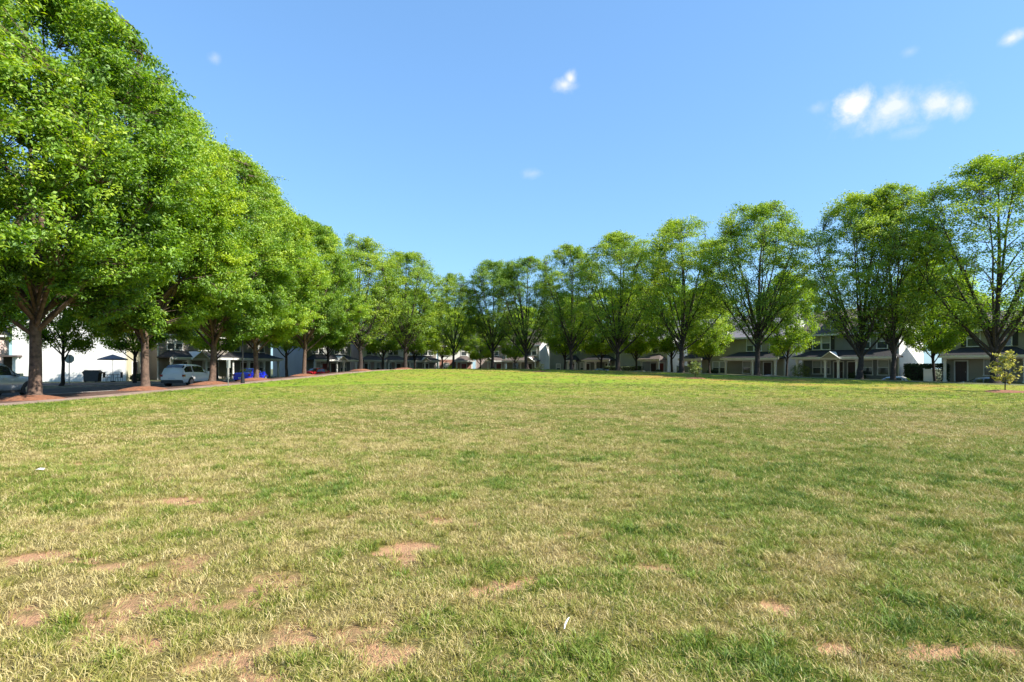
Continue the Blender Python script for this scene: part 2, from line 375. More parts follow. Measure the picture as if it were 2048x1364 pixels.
LZ = lawn_h(LX, LY, LE)
LZ = np.where(LE < 2.2, base_h(LX, LY) - .25, LZ); LZ = np.where(LE < -.2, -1.2, LZ)
LG, LC, LR = lawn_fields(LX, LY, LE)
LZ = LZ - .025 * LC
verts = np.c_[LX, LY, LZ]; faces = []
for i in range(NR - 1):
    b = i * NA
    for j in range(NA):
        j2 = (j + 1) % NA
        q = (b + j, b + j2, b + NA + j2, b + NA + j)
        if max(LE[list(q)]) > .3: faces.append(q[::-1])
ci = len(verts); verts = np.vstack([verts, [[0, 0, float(lawn_h(np.array([0.]), np.array([0.]), np.array([20.]))[0])]]])
faces += [(ci, j, (j + 1) % NA)[::-1] for j in range(NA)]
lme = bpy.data.meshes.new('lawn'); lme.from_pydata(verts.tolist(), [], faces)
ca = lme.attributes.new('patch', 'FLOAT_COLOR', 'POINT')
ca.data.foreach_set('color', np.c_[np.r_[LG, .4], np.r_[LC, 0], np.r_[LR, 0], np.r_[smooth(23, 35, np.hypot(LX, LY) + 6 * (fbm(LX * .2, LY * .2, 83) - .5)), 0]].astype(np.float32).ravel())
lme.polygons.foreach_set('use_smooth', [True] * len(lme.polygons))
m, n, l = new_mat('lawn')
out = n('ShaderNodeOutputMaterial'); p = n('ShaderNodeBsdfPrincipled'); l(p.outputs[0], out.inputs[0]); p.inputs['Roughness'].default_value = .95; p.inputs['Specular IOR Level'].default_value = .1
at = n('ShaderNodeAttribute'); at.attribute_name = 'patch'; sp = n('ShaderNodeSeparateColor'); l(at.outputs['Color'], sp.inputs[0])
tco = n('ShaderNodeTexCoord')
n1 = n('ShaderNodeTexNoise'); n1.inputs['Scale'].default_value = 3.5; n1.inputs['Detail'].default_value = 8; n1.inputs['Roughness'].default_value = .7; l(tco.outputs['Object'], n1.inputs['Vector'])
n2 = n('ShaderNodeTexNoise'); n2.inputs['Scale'].default_value = 22; n2.inputs['Detail'].default_value = 5; n2.inputs['Roughness'].default_value = .7; l(tco.outputs['Object'], n2.inputs['Vector'])
n3 = n('ShaderNodeTexNoise'); n3.inputs['Scale'].default_value = 14; n3.inputs['Detail'].default_value = 7; n3.inputs['Roughness'].default_value = .75; l(tco.outputs['Object'], n3.inputs['Vector'])
n4 = n('ShaderNodeTexNoise'); n4.inputs['Scale'].default_value = 90; n4.inputs['Detail'].default_value = 4; l(tco.outputs['Object'], n4.inputs['Vector'])
def lm(op, a, b=None, c=None, cl_=False):
    q = n('ShaderNodeMath'); q.operation = op; q.use_clamp = cl_
    for i, v in enumerate((a, b, c)):
        if v is None: continue
        if isinstance(v, (int, float)): q.inputs[i].default_value = v
        else: l(v, q.inputs[i])
    return q.outputs[0]
gfac = lm('ADD', sp.outputs[0], lm('MULTIPLY_ADD', n1.outputs['Fac'], 1.0, -.5), None, True)
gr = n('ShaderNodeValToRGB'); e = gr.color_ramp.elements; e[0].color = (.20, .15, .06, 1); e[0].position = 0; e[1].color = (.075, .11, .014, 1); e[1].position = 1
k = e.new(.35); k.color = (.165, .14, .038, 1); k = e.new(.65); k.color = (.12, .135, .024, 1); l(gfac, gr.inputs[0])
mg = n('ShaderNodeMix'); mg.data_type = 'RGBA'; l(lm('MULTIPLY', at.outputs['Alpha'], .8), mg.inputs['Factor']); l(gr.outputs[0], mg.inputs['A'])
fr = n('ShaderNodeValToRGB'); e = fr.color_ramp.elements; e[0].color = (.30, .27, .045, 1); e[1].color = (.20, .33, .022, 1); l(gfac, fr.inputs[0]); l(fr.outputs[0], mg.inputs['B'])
cl_c = n('ShaderNodeMix'); cl_c.data_type = 'RGBA'; cl_c.inputs['A'].default_value = (.34, .17, .09, 1); cl_c.inputs['B'].default_value = (.54, .32, .185, 1); l(n4.outputs['Fac'], cl_c.inputs['Factor'])
mc = n('ShaderNodeMix'); mc.data_type = 'RGBA'; l(lm('MULTIPLY', lm('ADD', lm('MULTIPLY_ADD', sp.outputs[1], 1.7, -.45), lm('MULTIPLY_ADD', n3.outputs['Fac'], 2.4, -1.2), None, True), .95, None, True), mc.inputs['Factor']); l(mg.outputs['Result'], mc.inputs['A']); l(cl_c.outputs['Result'], mc.inputs['B'])
mr_ = n('ShaderNodeMix'); mr_.data_type = 'RGBA'; l(lm('MULTIPLY', sp.outputs[2], .75), mr_.inputs['Factor']); l(mc.outputs['Result'], mr_.inputs['A']); mr_.inputs['B'].default_value = (.42, .21, .07, 1)
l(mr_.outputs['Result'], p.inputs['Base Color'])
bp = n('ShaderNodeBump'); bp.inputs['Strength'].default_value = .8; bp.inputs['Distance'].default_value = .04; l(lm('MULTIPLY_ADD', n4.outputs['Fac'], .6, n2.outputs['Fac']), bp.inputs['Height']); l(bp.outputs[0], p.inputs['Normal'])
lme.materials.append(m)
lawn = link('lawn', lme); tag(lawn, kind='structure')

# ------------------------------------------------------------------ houses
WCACHE = {}
def window_meshes(w_, h_, blind):
    key = (w_, h_, blind)
    if key not in WCACHE:
        f = MB(); t = .09
        f.box(-w_ / 2 - t, w_ / 2 + t, -.07, 0, h_, h_ + t); f.box(-w_ / 2 - t - .04, w_ / 2 + t + .04, -.10, 0, -t, 0)
        f.box(-w_ / 2 - t, -w_ / 2, -.07, 0, 0, h_); f.box(w_ / 2, w_ / 2 + t, -.07, 0, 0, h_)
        f.box(-w_ / 2, w_ / 2, -.05, 0, h_ * .5 - .035, h_ * .5 + .035)
        up = MB(); up.box(-w_ / 2, w_ / 2, -.02, -.003, h_ * .5 + .035, h_); lo = MB(); lo.box(-w_ / 2, w_ / 2, -.022, -.003, 0, h_ * .5 - .035)
        WCACHE[key] = (f.mesh('window', M['white_trim']), up.mesh('pane', M['blind' if blind else 'glass']), lo.mesh('pane', M['glass']))
    return WCACHE[key]

def add_window(house, x, z, w_=.95, h_=1.5, blind=True, shutters=False, y=0.0, rz=0.0):
    f, up, lo = window_meshes(w_, h_, blind)
    o = link('window', f, house, (x, y - .003, z), rz); link('pane', up, o); link('pane', lo, o)
    if shutters:
        for s in ((-1,) if shutters == 'l' else (1,) if shutters == 'r' else (-1, 1)):
            b = MB(); x0 = x + s * (w_ / 2 + .32); b.box(x0 - .2, x0 + .2, -.05, -.003, z - .05, z + h_ + .05)
            for k in range(9): b.box(x0 - .16, x0 + .16, -.062, -.05, z + .05 + k * h_ / 9, z + .05 + (k + .55) * h_ / 9)
            b.build('shutter', M['shutter'], house)

def add_door(house, x, z, m='door_dark', w_=.95):
    d = MB(); d.box(x - w_ / 2, x + w_ / 2, -.03, -.003, z, z + 2.05)
    d.box(x - w_ / 2 + .12, x - .05, -.045, -.03, z + .2, z + .95); d.box(x + .05, x + w_ / 2 - .12, -.045, -.03, z + .2, z + .95)
    d.box(x - w_ / 2 + .12, x - .05, -.045, -.03, z + 1.1, z + 1.85); d.box(x + .05, x + w_ / 2 - .12, -.045, -.03, z + 1.1, z + 1.85)
    o = d.build('door', M[m], house)
    t = MB(); t.box(x - w_ / 2 - .12, x - w_ / 2 - .003, -.07, -.003, z, z + 2.08); t.box(x + w_ / 2 + .003, x + w_ / 2 + .12, -.07, -.003, z, z + 2.08); t.box(x - w_ / 2 - .12, x + w_ / 2 + .12, -.07, -.003, z + 2.083, z + 2.2)
    t.build('door_frame', M['white_trim'], o)
    MB().box(x + w_ / 2 - .12, x + w_ / 2 - .07, -.09, -.045, z + .95, z + 1.05).build('handle', M['galv'], o)

def house(name, loc, theta, W, D=9.0, eave=5.55, ridge=None, wall='beige_siding', side=None, roof='roof_grey', porches=(), wins=(), doors=(), gables=(), dormers=(), side_wins=(), front_gable=None, label='', z0=.1, lower=None):
    """a two-storey house; x runs along the front from the viewer's left, y into the house"""
    H = empty(name, (loc[0], loc[1], z0), R(theta + 90)); tag(H, label, 'house', 'houses round the green')
    ridge = ridge or eave + 3.0
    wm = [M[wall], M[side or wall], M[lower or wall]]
    b = MB()
    fz = 2.85
    b.add([(0, 0, -.6), (W, 0, -.6), (W, 0, fz), (0, 0, fz)], [(0, 1, 2, 3)], 2)
    if front_gable:
        b.add([(0, 0, fz), (W, 0, fz), (W, 0, eave), (front_gable[1], 0, eave), ((front_gable[0] + front_gable[1]) / 2, 0, eave + (front_gable[1] - front_gable[0]) * .36), (front_gable[0], 0, eave), (0, 0, eave)], [tuple(range(7))], 0)
    else:
        b.add([(0, 0, fz), (W, 0, fz), (W, 0, eave), (0, 0, eave)], [(0, 1, 2, 3)], 0)
    b.add([(W, D, -.6), (0, D, -.6), (0, D, eave), (W, D, eave)], [(0, 1, 2, 3)], 0)
    for x in (0, W):
        pl = [(x, 0, -.6), (x, D, -.6), (x, D, eave), (x, D / 2, ridge), (x, 0, eave)]
        b.add(pl, [(0, 1, 2, 3, 4) if x else (4, 3, 2, 1, 0)], 1)
    b.build('wall', wm, H)
    # roof: two slabs with overhang, fascia under the eaves
    ov = .35; sl = (ridge - eave) / (D / 2)
    r = MB()
    r.slab([(-ov, -ov, eave - sl * ov + .03), (W + ov, -ov, eave - sl * ov + .03), (W + ov, D / 2, ridge + .03), (-ov, D / 2, ridge + .03)], .12)
    r.slab([(-ov, D / 2 + .002, ridge + .03), (W + ov, D / 2 + .002, ridge + .03), (W + ov, D + ov, eave - sl * ov + .03), (-ov, D + ov, eave - sl * ov + .03)], .12)
    ro = r.build('roof', M[roof], H)
    MB().box(-ov, W + ov, -ov - .06, -ov - .003, eave - sl * ov - .08, eave - sl * ov + .12).build('fascia', M['white_trim'], ro)
    if front_gable:
        a, c = front_gable; mxx = (a + c) / 2; hz = eave + (c - a) * .36; back = (hz - eave) / sl
        g = MB(); g.slab([(a - .3, -.4, eave - .2), (mxx, -.4, hz + .03), (mxx, back, hz + .03), (a - .3, .2, eave - .2)][::-1], .1)
        g.slab([(mxx + .002, -.4, hz + .03), (c + .3, -.4, eave - .2), (c + .3, .2, eave - .2), (mxx + .002, back, hz + .03)][::-1], .1)
        go = g.build('gable_roof', M[roof], H)
        tt_ = MB(); tt_.slab([(a - .3, -.47, eave - .26), (mxx, -.47, hz - .05), (mxx, -.47, hz + .13), (a - .3, -.47, eave - .08)], .06); tt_.slab([(mxx, -.47, hz - .05), (c + .3, -.47, eave - .26), (c + .3, -.47, eave - .08), (mxx, -.47, hz + .13)], .06)
        tt_.build('bargeboard', M['white_trim'], go)
    for (dx, dw, m_) in dormers:            # a gabled dormer rising from the front roof slope
        zt = eave + .25; y0 = .25; h1 = 1.15; hp = h1 + dw * .36
        d = MB(); yb = (zt + hp - eave) / sl
        d.prism([(dx - dw / 2, zt - .4), (dx + dw / 2, zt - .4), (dx + dw / 2, zt + h1), (dx, zt + hp), (dx - dw / 2, zt + h1)], 'y', y0, min(yb, D / 2))
        do = d.build('dormer', M[m_], H)
        g = MB(); g.slab([(dx - dw / 2 - .2, y0 - .25, zt + h1 - .12), (dx, y0 - .25, zt + hp + .02), (dx, D / 2, zt + hp + .02), (dx - dw / 2 - .2, D / 2 - .6, zt + h1 - .12)][::-1], .08)
        g.slab([(dx + .002, y0 - .25, zt + hp + .02), (dx + dw / 2 + .2, y0 - .25, zt + h1 - .12), (dx + dw / 2 + .2, D / 2 - .6, zt + h1 - .12), (dx + .002, D / 2, zt + hp + .02)][::-1], .08)
        g.build('dormer_roof', M[roof], do)
        f, up, lo = window_meshes(.8, .95, True); wo = link('dormer_window', f, do, (dx, y0 - .003, zt + .15)); 
    # corner boards
    for x in (0, W):
        MB().box(x - .03 if x else -.03, x + .03 if x else .12, -.03, -.004, -.1, eave - .05).build('corner_board', M['white_trim'], H) if x == 0 else MB().box(W - .12, W + .03, -.03, -.004, -.1, eave - .05).build('corner_board', M['white_trim'], H)
    for (x, z, w_, h_, bl, sh) in wins: add_window(H, x, z, w_, h_, bl, sh)
    for (sd, yy, z, w_, h_) in side_wins:
        f, up, lo = window_meshes(w_, h_, False)
        o = link('window', f, H, (W + .004 if sd == 'r' else -.004, yy, z), R(90) if sd == 'r' else R(-90)); link('pane', up, o); link('pane', lo, o)
    for (x, m_) in doors: add_door(H, x, .0, m_)
    for pr in porches:                       # (x0, x1, depth, post positions, roof material)
        x0, x1, dp, posts, rm = pr[:5]; pe = 2.55; pt = 3.35
        MB().box(x0, x1, -dp, -.01, -.5, -.01).build('porch_floor', M['porch_floor'], H)
        MB().box(x0 + .05, x1 - .05, -dp + .05, -dp + .3, pe - .25, pe).build('porch_beam', M['white_trim'], H)
        g = MB(); o_ = .3
        A_ = [(x0 - o_, -dp - o_, pe), (x1 + o_, -dp - o_, pe), (x1 + .0, -.01, pt), (x0 - .0, -.01, pt)]
        hipx = min(1.2, (x1 - x0) * .3)
        a0, a1, b0, b1 = (x0 - o_, -dp - o_, pe), (x1 + o_, -dp - o_, pe), (x0 + hipx, -.01, pt), (x1 - hipx, -.01, pt)
        c0, c1 = (x0 - o_, -.01, pe), (x1 + o_, -.01, pe)
        up = .14
        vv = [a0, a1, b1, b0, c0, c1] + [(q[0], q[1], q[2] + up) for q in (a0, a1, b1, b0, c0, c1)]
        g.add(vv, [(0, 4, 5, 1), (6, 7, 8, 9), (6, 9, 10), (7, 11, 8), (0, 1, 7, 6), (0, 6, 10, 4), (1, 5, 11, 7), (4, 10, 9, 8, 11, 5)])
        po = g.build('porch_roof', M[rm], H)
        MB().box(x0 - o_, x1 + o_, -dp - o_ - .05, -dp - o_ - .004, pe - .12, pe + .12).build('fascia', M['white_trim'], po)
        for px_ in posts:
            q = MB(); q.box(px_ - .11, px_ + .11, -dp + .07, -dp + .29, -.01, pe - .25); q.box(px_ - .16, px_ + .16, -dp + .02, -dp + .34, -.008, .2); q.box(px_ - .15, px_ + .15, -dp + .03, -dp + .33, pe - .45, pe - .253)
            q.build('post', M['white_trim'], H)
    for (gx, gw, dp) in gables:              # small pediment on a porch roof
        pe = 2.56; yf = -dp - .42
        g = MB(); g.prism([(gx - gw / 2, pe), (gx + gw / 2, pe), (gx, pe + gw * .36)], 'y', yf, -dp + 1.3)
        go = g.build('porch_gable', M['beige_siding'], H)
        rr = MB(); rr.slab([(gx - gw / 2 - .15, yf - .12, pe - .1), (gx, yf - .12, pe + gw * .36 + .02), (gx, -dp + 1.6, pe + gw * .36 + .02), (gx - gw / 2 - .15, -dp + 1.2, pe - .1)][::-1], .07)
        rr.slab([(gx + .002, yf - .12, pe + gw * .36 + .02), (gx + gw / 2 + .15, yf - .12, pe - .1), (gx + gw / 2 + .15, -dp + 1.2, pe - .1), (gx + .002, -dp + 1.6, pe + gw * .36 + .02)][::-1], .07)
        rr.build('gable_roof', M['white_trim'], go)
    return H

def pair(x, z, h_=1.5, bl=True, sh=False, w_=.85):
    return [(x - .52, z, w_, h_, bl, 'l' if sh else False), (x + .52, z, w_, h_, bl, 'r' if sh else False)]

Z2 = 3.62
# right-hand side, nearest first
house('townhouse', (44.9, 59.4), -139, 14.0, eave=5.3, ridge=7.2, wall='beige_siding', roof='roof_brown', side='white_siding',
      porches=[(.4, 7.0, 1.9, [.6, 6.7], 'roof_dark'), (8.2, 13.6, 1.9, [8.4, 13.3], 'roof_dark')],
      wins=[(2.6, Z2, .95, 1.5, True, 'l'), (5.0, Z2, .95, 1.5, True, 'r'), *pair(4.4, .7, 1.5), (10.0, Z2, .95, 1.5, True, 'b'), *pair(11.4, .7)],
      doors=[(1.6, 'door_dark'), (9.4, 'door_dark')], dormers=[(10.5, 1.9, 'white_trim')], label='beige townhouse behind the yellow sapling and the tallest tree')
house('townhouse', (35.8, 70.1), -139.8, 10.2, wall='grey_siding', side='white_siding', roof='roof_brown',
      porches=[(-.1, 10.3, 1.9, [.1, 3.3, 4.7, 6.6, 10.1], 'roof_dark')], gables=[(4.0, 2.0, 1.9)],
      wins=[*pair(2.2, Z2, 1.5, True, True), (6.9, Z2, .95, 1.5, True, 'l'), (8.6, Z2, .95, 1.5, True, 'r'), *pair(2.2, .7), (7.1, .65, 1.0, 1.6, True, False), (8.7, .65, 1.0, 1.6, True, False)],
      doors=[(4.1, 'door_dark'), (5.6, 'door_dark')], dormers=[(7.6, 2.3, 'white_trim'), (3.6, 2.6, 'grey_siding')],
      side_wins=[('r', 2.6, 3.7, .45, 1.5), ('r', 5.2, .9, .5, .6)], label='grey townhouse with white sunlit end wall, black shutters and small porch gable')
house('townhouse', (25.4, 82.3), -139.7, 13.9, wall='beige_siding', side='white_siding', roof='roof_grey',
      porches=[(.0, 3.2, 1.7, [.3, 3.0], 'roof_dark'), (6.6, 13.8, 1.9, [6.9, 10.6, 13.5], 'roof_dark')],
      wins=[*pair(3.9, Z2), *pair(9.9, Z2), *pair(5.0, .7), (8.9, .7, 1.0, 1.5, True, False), (12.4, Z2, .8, 1.4, True, False)],
      doors=[(1.7, 'door_dark'), (11.7, 'door_dark')], dormers=[(4.7, 2.6, 'white_trim')], label='beige house with grey roof, sunlit dormer and two dark porch roofs')
house('townhouse', (17.3, 91.1), -138, 8.7, wall='lilac_siding', roof='roof_grey', side='white_siding', lower='lilac_siding',
      porches=[(5.0, 8.4, 1.7, [5.2, 8.2], 'roof_brown')], wins=[(1.8, Z2, .8, 1.3, True, False), (6.6, Z2, .9, 1.4, True, False)], doors=[(6.3, 'door_dark'), (7.6, 'door_red')], label='pale lilac house behind the dark hedge')
house('townhouse', (6.6, 100.6), -131, 13.4, wall='slate_siding', roof='roof_dark', side='slate_siding', front_gable=(.2, 8.2),
      porches=[(4.6, 6.2, 1.0, [4.7, 6.1], 'roof_dark'), (8.6, 13.3, 1.9, [8.8, 10.7, 13.1], 'roof_dark')],
      wins=[(2.0, .8, .8, 1.2, True, False), (4.2, .8, .5, 1.3, False, False), (6.9, .7, .6, 1.5, True, False), *pair(10.8, Z2)], doors=[(5.4, 'door_dark'), (8.0, 'door_dark'), (12.0, 'door_dark')], label='dark slate-green house with wide front gable and white corner trim')
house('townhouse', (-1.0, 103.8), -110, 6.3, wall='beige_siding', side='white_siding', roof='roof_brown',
      porches=[(.2, 6.2, 1.9, [.4, 3.3, 6.0], 'roof_brown')], gables=[(5.0, 1.9, 1.9)], wins=[*pair(2.0, Z2), *pair(4.8, Z2), (1.8, .7, 1, 1.5, False, False)], doors=[(4.4, 'door_dark')], label='beige house with brown hipped porch and bright white end wall')
house('townhouse', (-6.7, 104.9), -92, 5.2, wall='pink_siding', roof='roof_dark', side='pink_siding',
      porches=[(2.2, 5.1, 1.9, [2.4, 4.9], 'roof_brown')], gables=[(2.6, 1.9, 1.9)], wins=[(1.2, Z2, .8, 1.4, True, False), (3.8, Z2, .8, 1.4, True, False), (3.2, .8, .8, 1.3, True, False)], doors=[(4.3, 'door_red')], label='narrow pink house with small gabled porch at the far end of the green')
house('townhouse', (-13.4, 103.9), -81, 6.2, wall='white_siding', roof='roof_dark', side='white_siding', lower='brick',
      porches=[(3.0, 6.1, 1.9, [3.2, 5.9], 'roof_brown')], wins=[(1.4, Z2, .9, 1.4, True, False), (4.6, Z2, .9, 1.4, True, False), (1.4, .8, .9, 1.4, True, False)], doors=[(4.6, 'door_red')], label='house with white upper wall and brick lower wall at the far end')
house('townhouse', (-18.9, 101.4), -67, 5.6, wall='taupe_siding', roof='roof_dark', side='white_siding',
      porches=[(.1, 5.5, 1.9, [.3, 3.0, 5.3], 'roof_dark')], gables=[(3.0, 1.8, 1.9)], wins=[*pair(1.6, Z2), *pair(4.0, Z2), (1.4, .7, 1, 1.5, True, False)], doors=[(3.6, 'door_dark')], label='taupe house with dark porch behind the pale end wall')
house('townhouse', (-25.6, 95.5), -50.7, 8.5, wall='white_siding', roof='roof_brown', side='pink_siding', lower='pink_siding',
      porches=[(.2, 4.1, 1.7, [.9, 2.2, 3.9], 'roof_brown'), (4.4, 8.3, 1.7, [4.6, 5.9, 8.1], 'roof_brown')], wins=[*pair(2.2, Z2, 1.4, False), *pair(6.2, Z2, 1.4, False), (3.2, .7, .9, 1.5, True, False), (5.4, .7, .9, 1.5, True, False)], doors=[(1.4, 'door_dark'), (7.2, 'door_dark')], label='white and pink double house with two brown porch roofs')
house('townhouse', (-31.6, 87.2), -36, 8.4, wall='grey_siding', roof='roof_dark', side='lilac_siding',
      porches=[(.2, 8.2, 2.0, [.4, 4.3, 5.6, 8.0], 'roof_dark')], gables=[(5.0, 1.9, 2.0)], wins=[*pair(2.2, Z2), *pair(6.2, Z2), (2.0, .6, 1.2, 1.6, True, False), (6.9, .7, 1.0, 1.5, True, False)], doors=[(3.4, 'door_red'), (5.0, 'door_dark')], label='grey house with dark porch and small pediment behind the red car')
house('townhouse', (-41.4, 66.4), -22, 17.2, wall='taupe_siding', roof='roof_dark', side='taupe_siding',
      porches=[(.2, 8.4, 2.0, [.4, 2.6, 5.0, 8.2], 'roof_dark'), (8.8, 17.0, 2.0, [9.0, 11.6, 14.2, 16.8], 'roof_dark')], gables=[(3.8, 2.3, 2.0)], wins=[*pair(2.2, Z2), *pair(6.4, Z2), *pair(10.8, Z2), *pair(15.0, Z2), (6.6, .7, 1.0, 1.5, True, False), (10.2, .7, 1.0, 1.5, True, False), (15.6, .7, 1.0, 1.5, True, False)],
      doors=[(3.8, 'door_dark'), (7.8, 'door_dark'), (12.4, 'door_dark'), (13.6, 'door_dark')], label='long dark-porched townhouse row behind the white car and the blue car')
house('townhouse', (-41.0, 60.4), 22, 6.6, D=9.6, wall='cream_siding', side='white_siding', roof='roof_grey',
      wins=[(3.0, .8, .6, 1.2, False, False), (3.0, Z2, .9, 1.4, True, False), (5.4, Z2, .9, 1.4, True, False)], doors=[(4.6, 'door_dark')], label='house with large blank white sunlit end wall behind the stop sign')
house('townhouse', (-66, 62.0), -15, 10, wall='pink_siding', side='pink_siding', roof='roof_brown', wins=[*pair(3, Z2), *pair(7, Z2), *pair(3, .7)], doors=[(5.5, 'door_dark')],
      porches=[(.2, 5, 1.8, [.4, 4.8], 'roof_brown')], label='pink-brown house at the far left beyond the side street')
# brown carport opening at the back of the white end wall
cp = empty('carport', (-50.7, 57.4, .12), R(8)); tag(cp, 'brown carport with white posts at the end of the white wall', 'carport')
MB().box(-1.2, 1.2, .95, 1.0, 0, 2.5).build('back_panel', M['wood_dark'], cp)
for x in (-1.25, 1.25): MB().box(x - .09, x + .09, -.95, -.75, 0, 2.5).build('post', M['white_trim'], cp)
MB().box(-1.5, 1.5, -1.2, 1.2, 2.5, 2.65).build('roof', M['roof_brown'], cp)

# ------------------------------------------------------------------ trees
def bez(a, c, b, n):
    t = np.linspace(0, 1, n)[:, None]; return a * (1 - t) ** 2 + 2 * c * t * (1 - t) + b * t * t

def make_tree(seed, H=18.0, fork=3.0, Rc=5.0, z0=3.5, peak=1.1, low=0, nlimb=10, nsec=11, ntw=5, leaves=60000, lsize=.16, sparse=0.0, r0=.3, clump=.36, lean=0.0, bark='bark', leaf='leaf_elm', droop=0.0, shell=600, shell_lo=.1, shell_in=False, lob_lo=.38, skin=.7, narrow=.27, along=0.0):
    """trunk mesh (trunk and limbs) and crown mesh (leaf-sized faces gathered on the twigs)"""
    g = np.random.default_rng(seed)
    V = []; F = []; nv = 0
    def put(pts, rad, n):
        nonlocal nv
        v, f = tube_arrays(pts, rad, n); V.append(v); F.extend([(a + nv, b + nv, c + nv, d + nv) for a, b, c, d in f]); nv += len(v)
    def env(z):
        q = np.clip((z - z0) / (H - z0), 0, 1); return Rc * np.where(q < .6, np.sin(math.pi * np.clip(q, 0.02, .985) ** peak) ** .62, np.sin(math.pi * np.clip(q, .02, .98) ** peak) ** .48)
    # trunk with root flare
    zt = np.array([-.4, 0, .12, .35, .8, fork * .5, fork * .8, fork, fork + 1.2]); rt = r0 * np.array([1.75, 1.55, 1.3, 1.12, 1.0, .93, .88, .84, .5])
    wx = np.cumsum(g.normal(0, .03, len(zt))); wy = np.cumsum(g.normal(0, .03, len(zt)))
    put(np.c_[wx, wy, zt], rt, 10)
    top = np.array([wx[-1], wy[-1], zt[-1]])
    twigs = []                                  # (point, outwardness)
    limbs = []; nodes = []
    # leader
    ldr = bez(top - [0, 0, 1.0], top + [g.normal(0, .3), g.normal(0, .3), (H - top[2]) * .5], np.array([g.normal(0, .6), g.normal(0, .6), H * .90]), 12)
    limbs.append((ldr, r0 * .55))
    ga = g.uniform(0, 6.28)
    for i in range(nlimb):
        ph = ga + i * 2.39996 + g.normal(0, .15); u = (i + .5) / nlimb
        s = np.array([wx[-3], wy[-3], fork * .82 + u * (fork * .35 + 1.6)])
        ztg = z0 + (H - z0) * (.30 + .62 * u + g.uniform(-.08, .08)); rr = env(ztg) * g.uniform(.78, .95)
        T = np.array([math.cos(ph) * rr, math.sin(ph) * rr, ztg])
        c = np.array([T[0] * .50, T[1] * .50, s[2] + (ztg - s[2]) * g.uniform(.30, .42)])
        limbs.append((bez(s, c, T, 12), r0 * g.uniform(.24, .40)))
    for i in range(low):                        # spreading lower limbs
        ph = ga + 1.1 + i * 2.39996; ztg = z0 + (H - z0) * g.uniform(.03, .3); rr = env(ztg) * g.uniform(.8, 1.0)
        s = np.array([wx[-3], wy[-3], fork * .85 + g.uniform(0, 1.5)])
        T = np.array([math.cos(ph) * rr, math.sin(ph) * rr, ztg - droop]); c = np.array([T[0] * .5, T[1] * .5, max(ztg, s[2]) + .9 + droop])
        limbs.append((bez(s, c, T, 10), r0 * g.uniform(.22, .34)))
    for pts, rb in limbs:
        k = len(pts); pts = pts + np.cumsum(g.normal(0, .045, pts.shape), axis=0) * np.linspace(0, 1, k)[:, None]
        L = np.linalg.norm(np.diff(pts, axis=0), axis=1).sum()
        rr = rb * (1 - np.linspace(0, 1, k)) ** .8 + .018; put(pts, rr, 7); nodes.extend(pts[4:])
        for j in range(nsec):
            t = .26 + .74 * (j + g.uniform(.1, .9)) / nsec; fi = t * (k - 1); i0 = min(int(fi), k - 2); p = pts[i0] + (pts[i0 + 1] - pts[i0]) * (fi - i0)
            d = pts[i0 + 1] - pts[i0]; d /= np.linalg.norm(d)
            rad_ = np.array([p[0], p[1], 0.0]); nr = np.linalg.norm(rad_); rad_ = rad_ / nr if nr > .3 else g.normal(0, 1, 3) * [1, 1, 0]
            side = g.normal(0, 1, 3); side -= d * side.dot(d); side /= np.linalg.norm(side)
            v = d * .75 + side * .75 + rad_ * .35 + np.array([0, 0, .28 - droop * .25]); v /= np.linalg.norm(v)
            ln = L * g.uniform(.16, .30) * (1.15 - .55 * t)
            q = p + v * ln; rq = math.hypot(q[0], q[1]); ev = float(env(q[2]))
            if rq > ev * 1.02:
                f_ = ev / rq; q[0] *= f_ * 1.02; q[1] *= f_ * 1.02
            if q[2] > H * .985: q[2] = H * .985
            sp_ = bez(p, p + (q - p) * .5 + d * ln * .12, q, 5); r1 = max(.014, rr[i0] * .45)
            put(sp_, r1 * (1 - np.linspace(0, 1, 5)) ** .8 + .009, 5); nodes.extend(sp_[2:])
            for _ in range(ntw):
                tt2 = g.uniform(.25, 1.0); b0 = sp_[min(3, int(tt2 * 4))]; b0 = b0 + (sp_[min(4, int(tt2 * 4) + 1)] - b0) * (tt2 * 4 % 1)
                v2 = v * .5 + g.normal(0, .6, 3) + rad_ * .25 + [0, 0, .12]; v2 /= np.linalg.norm(v2)
                e2 = b0 + v2 * ln * g.uniform(.22, .5) + [0, 0, -droop * .15]
                ev2 = float(env(e2[2]));
                out_ = math.hypot(e2[0], e2[1]) / max(ev2, .3)
                if e2[2] > H: continue
                if g.random() < .55: put(np.array([b0, (b0 + e2) / 2 + g.normal(0, .04, 3), e2]), np.array([.013, .010, .006]), 4)
                twigs.append((b0, e2, out_, (e2[2] - z0) / (H - z0)))
    # outer shell: fine twigs from the nearest limb out to the crown's skin, so the outline is leafy all round
    ND = np.array(nodes); lobv = [.5] * len(twigs)
    made = 0
    while made < shell:
        q = g.uniform(shell_lo, 1) if g.random() < .88 else g.uniform(.75, 1.0); z = z0 + (H - z0) * q; ph = g.uniform(0, 6.283)
        lob = float(fbm(np.array([ph * 1.9 + seed]), np.array([q * 7.0 + seed * 1.7]), seed, 3)[0])
        if lob < g.uniform(lob_lo, lob_lo + .14): continue
        made += 1
        rr_ = float(env(z)) * (g.uniform(skin, 1.0) if q < .88 else math.sqrt(g.random())) * (.70 + .75 * (lob - .2)) * (1 + .10 * math.sin(3 * ph + seed) * math.sin(5 * q + seed)) * (g.uniform(1.08, 1.2) if g.random() < .09 else 1)
        e2 = np.array([math.cos(ph) * rr_, math.sin(ph) * rr_, z * (1 - .06 * smooth(.62, .38, lob) * (q > .7)) - droop * .3])
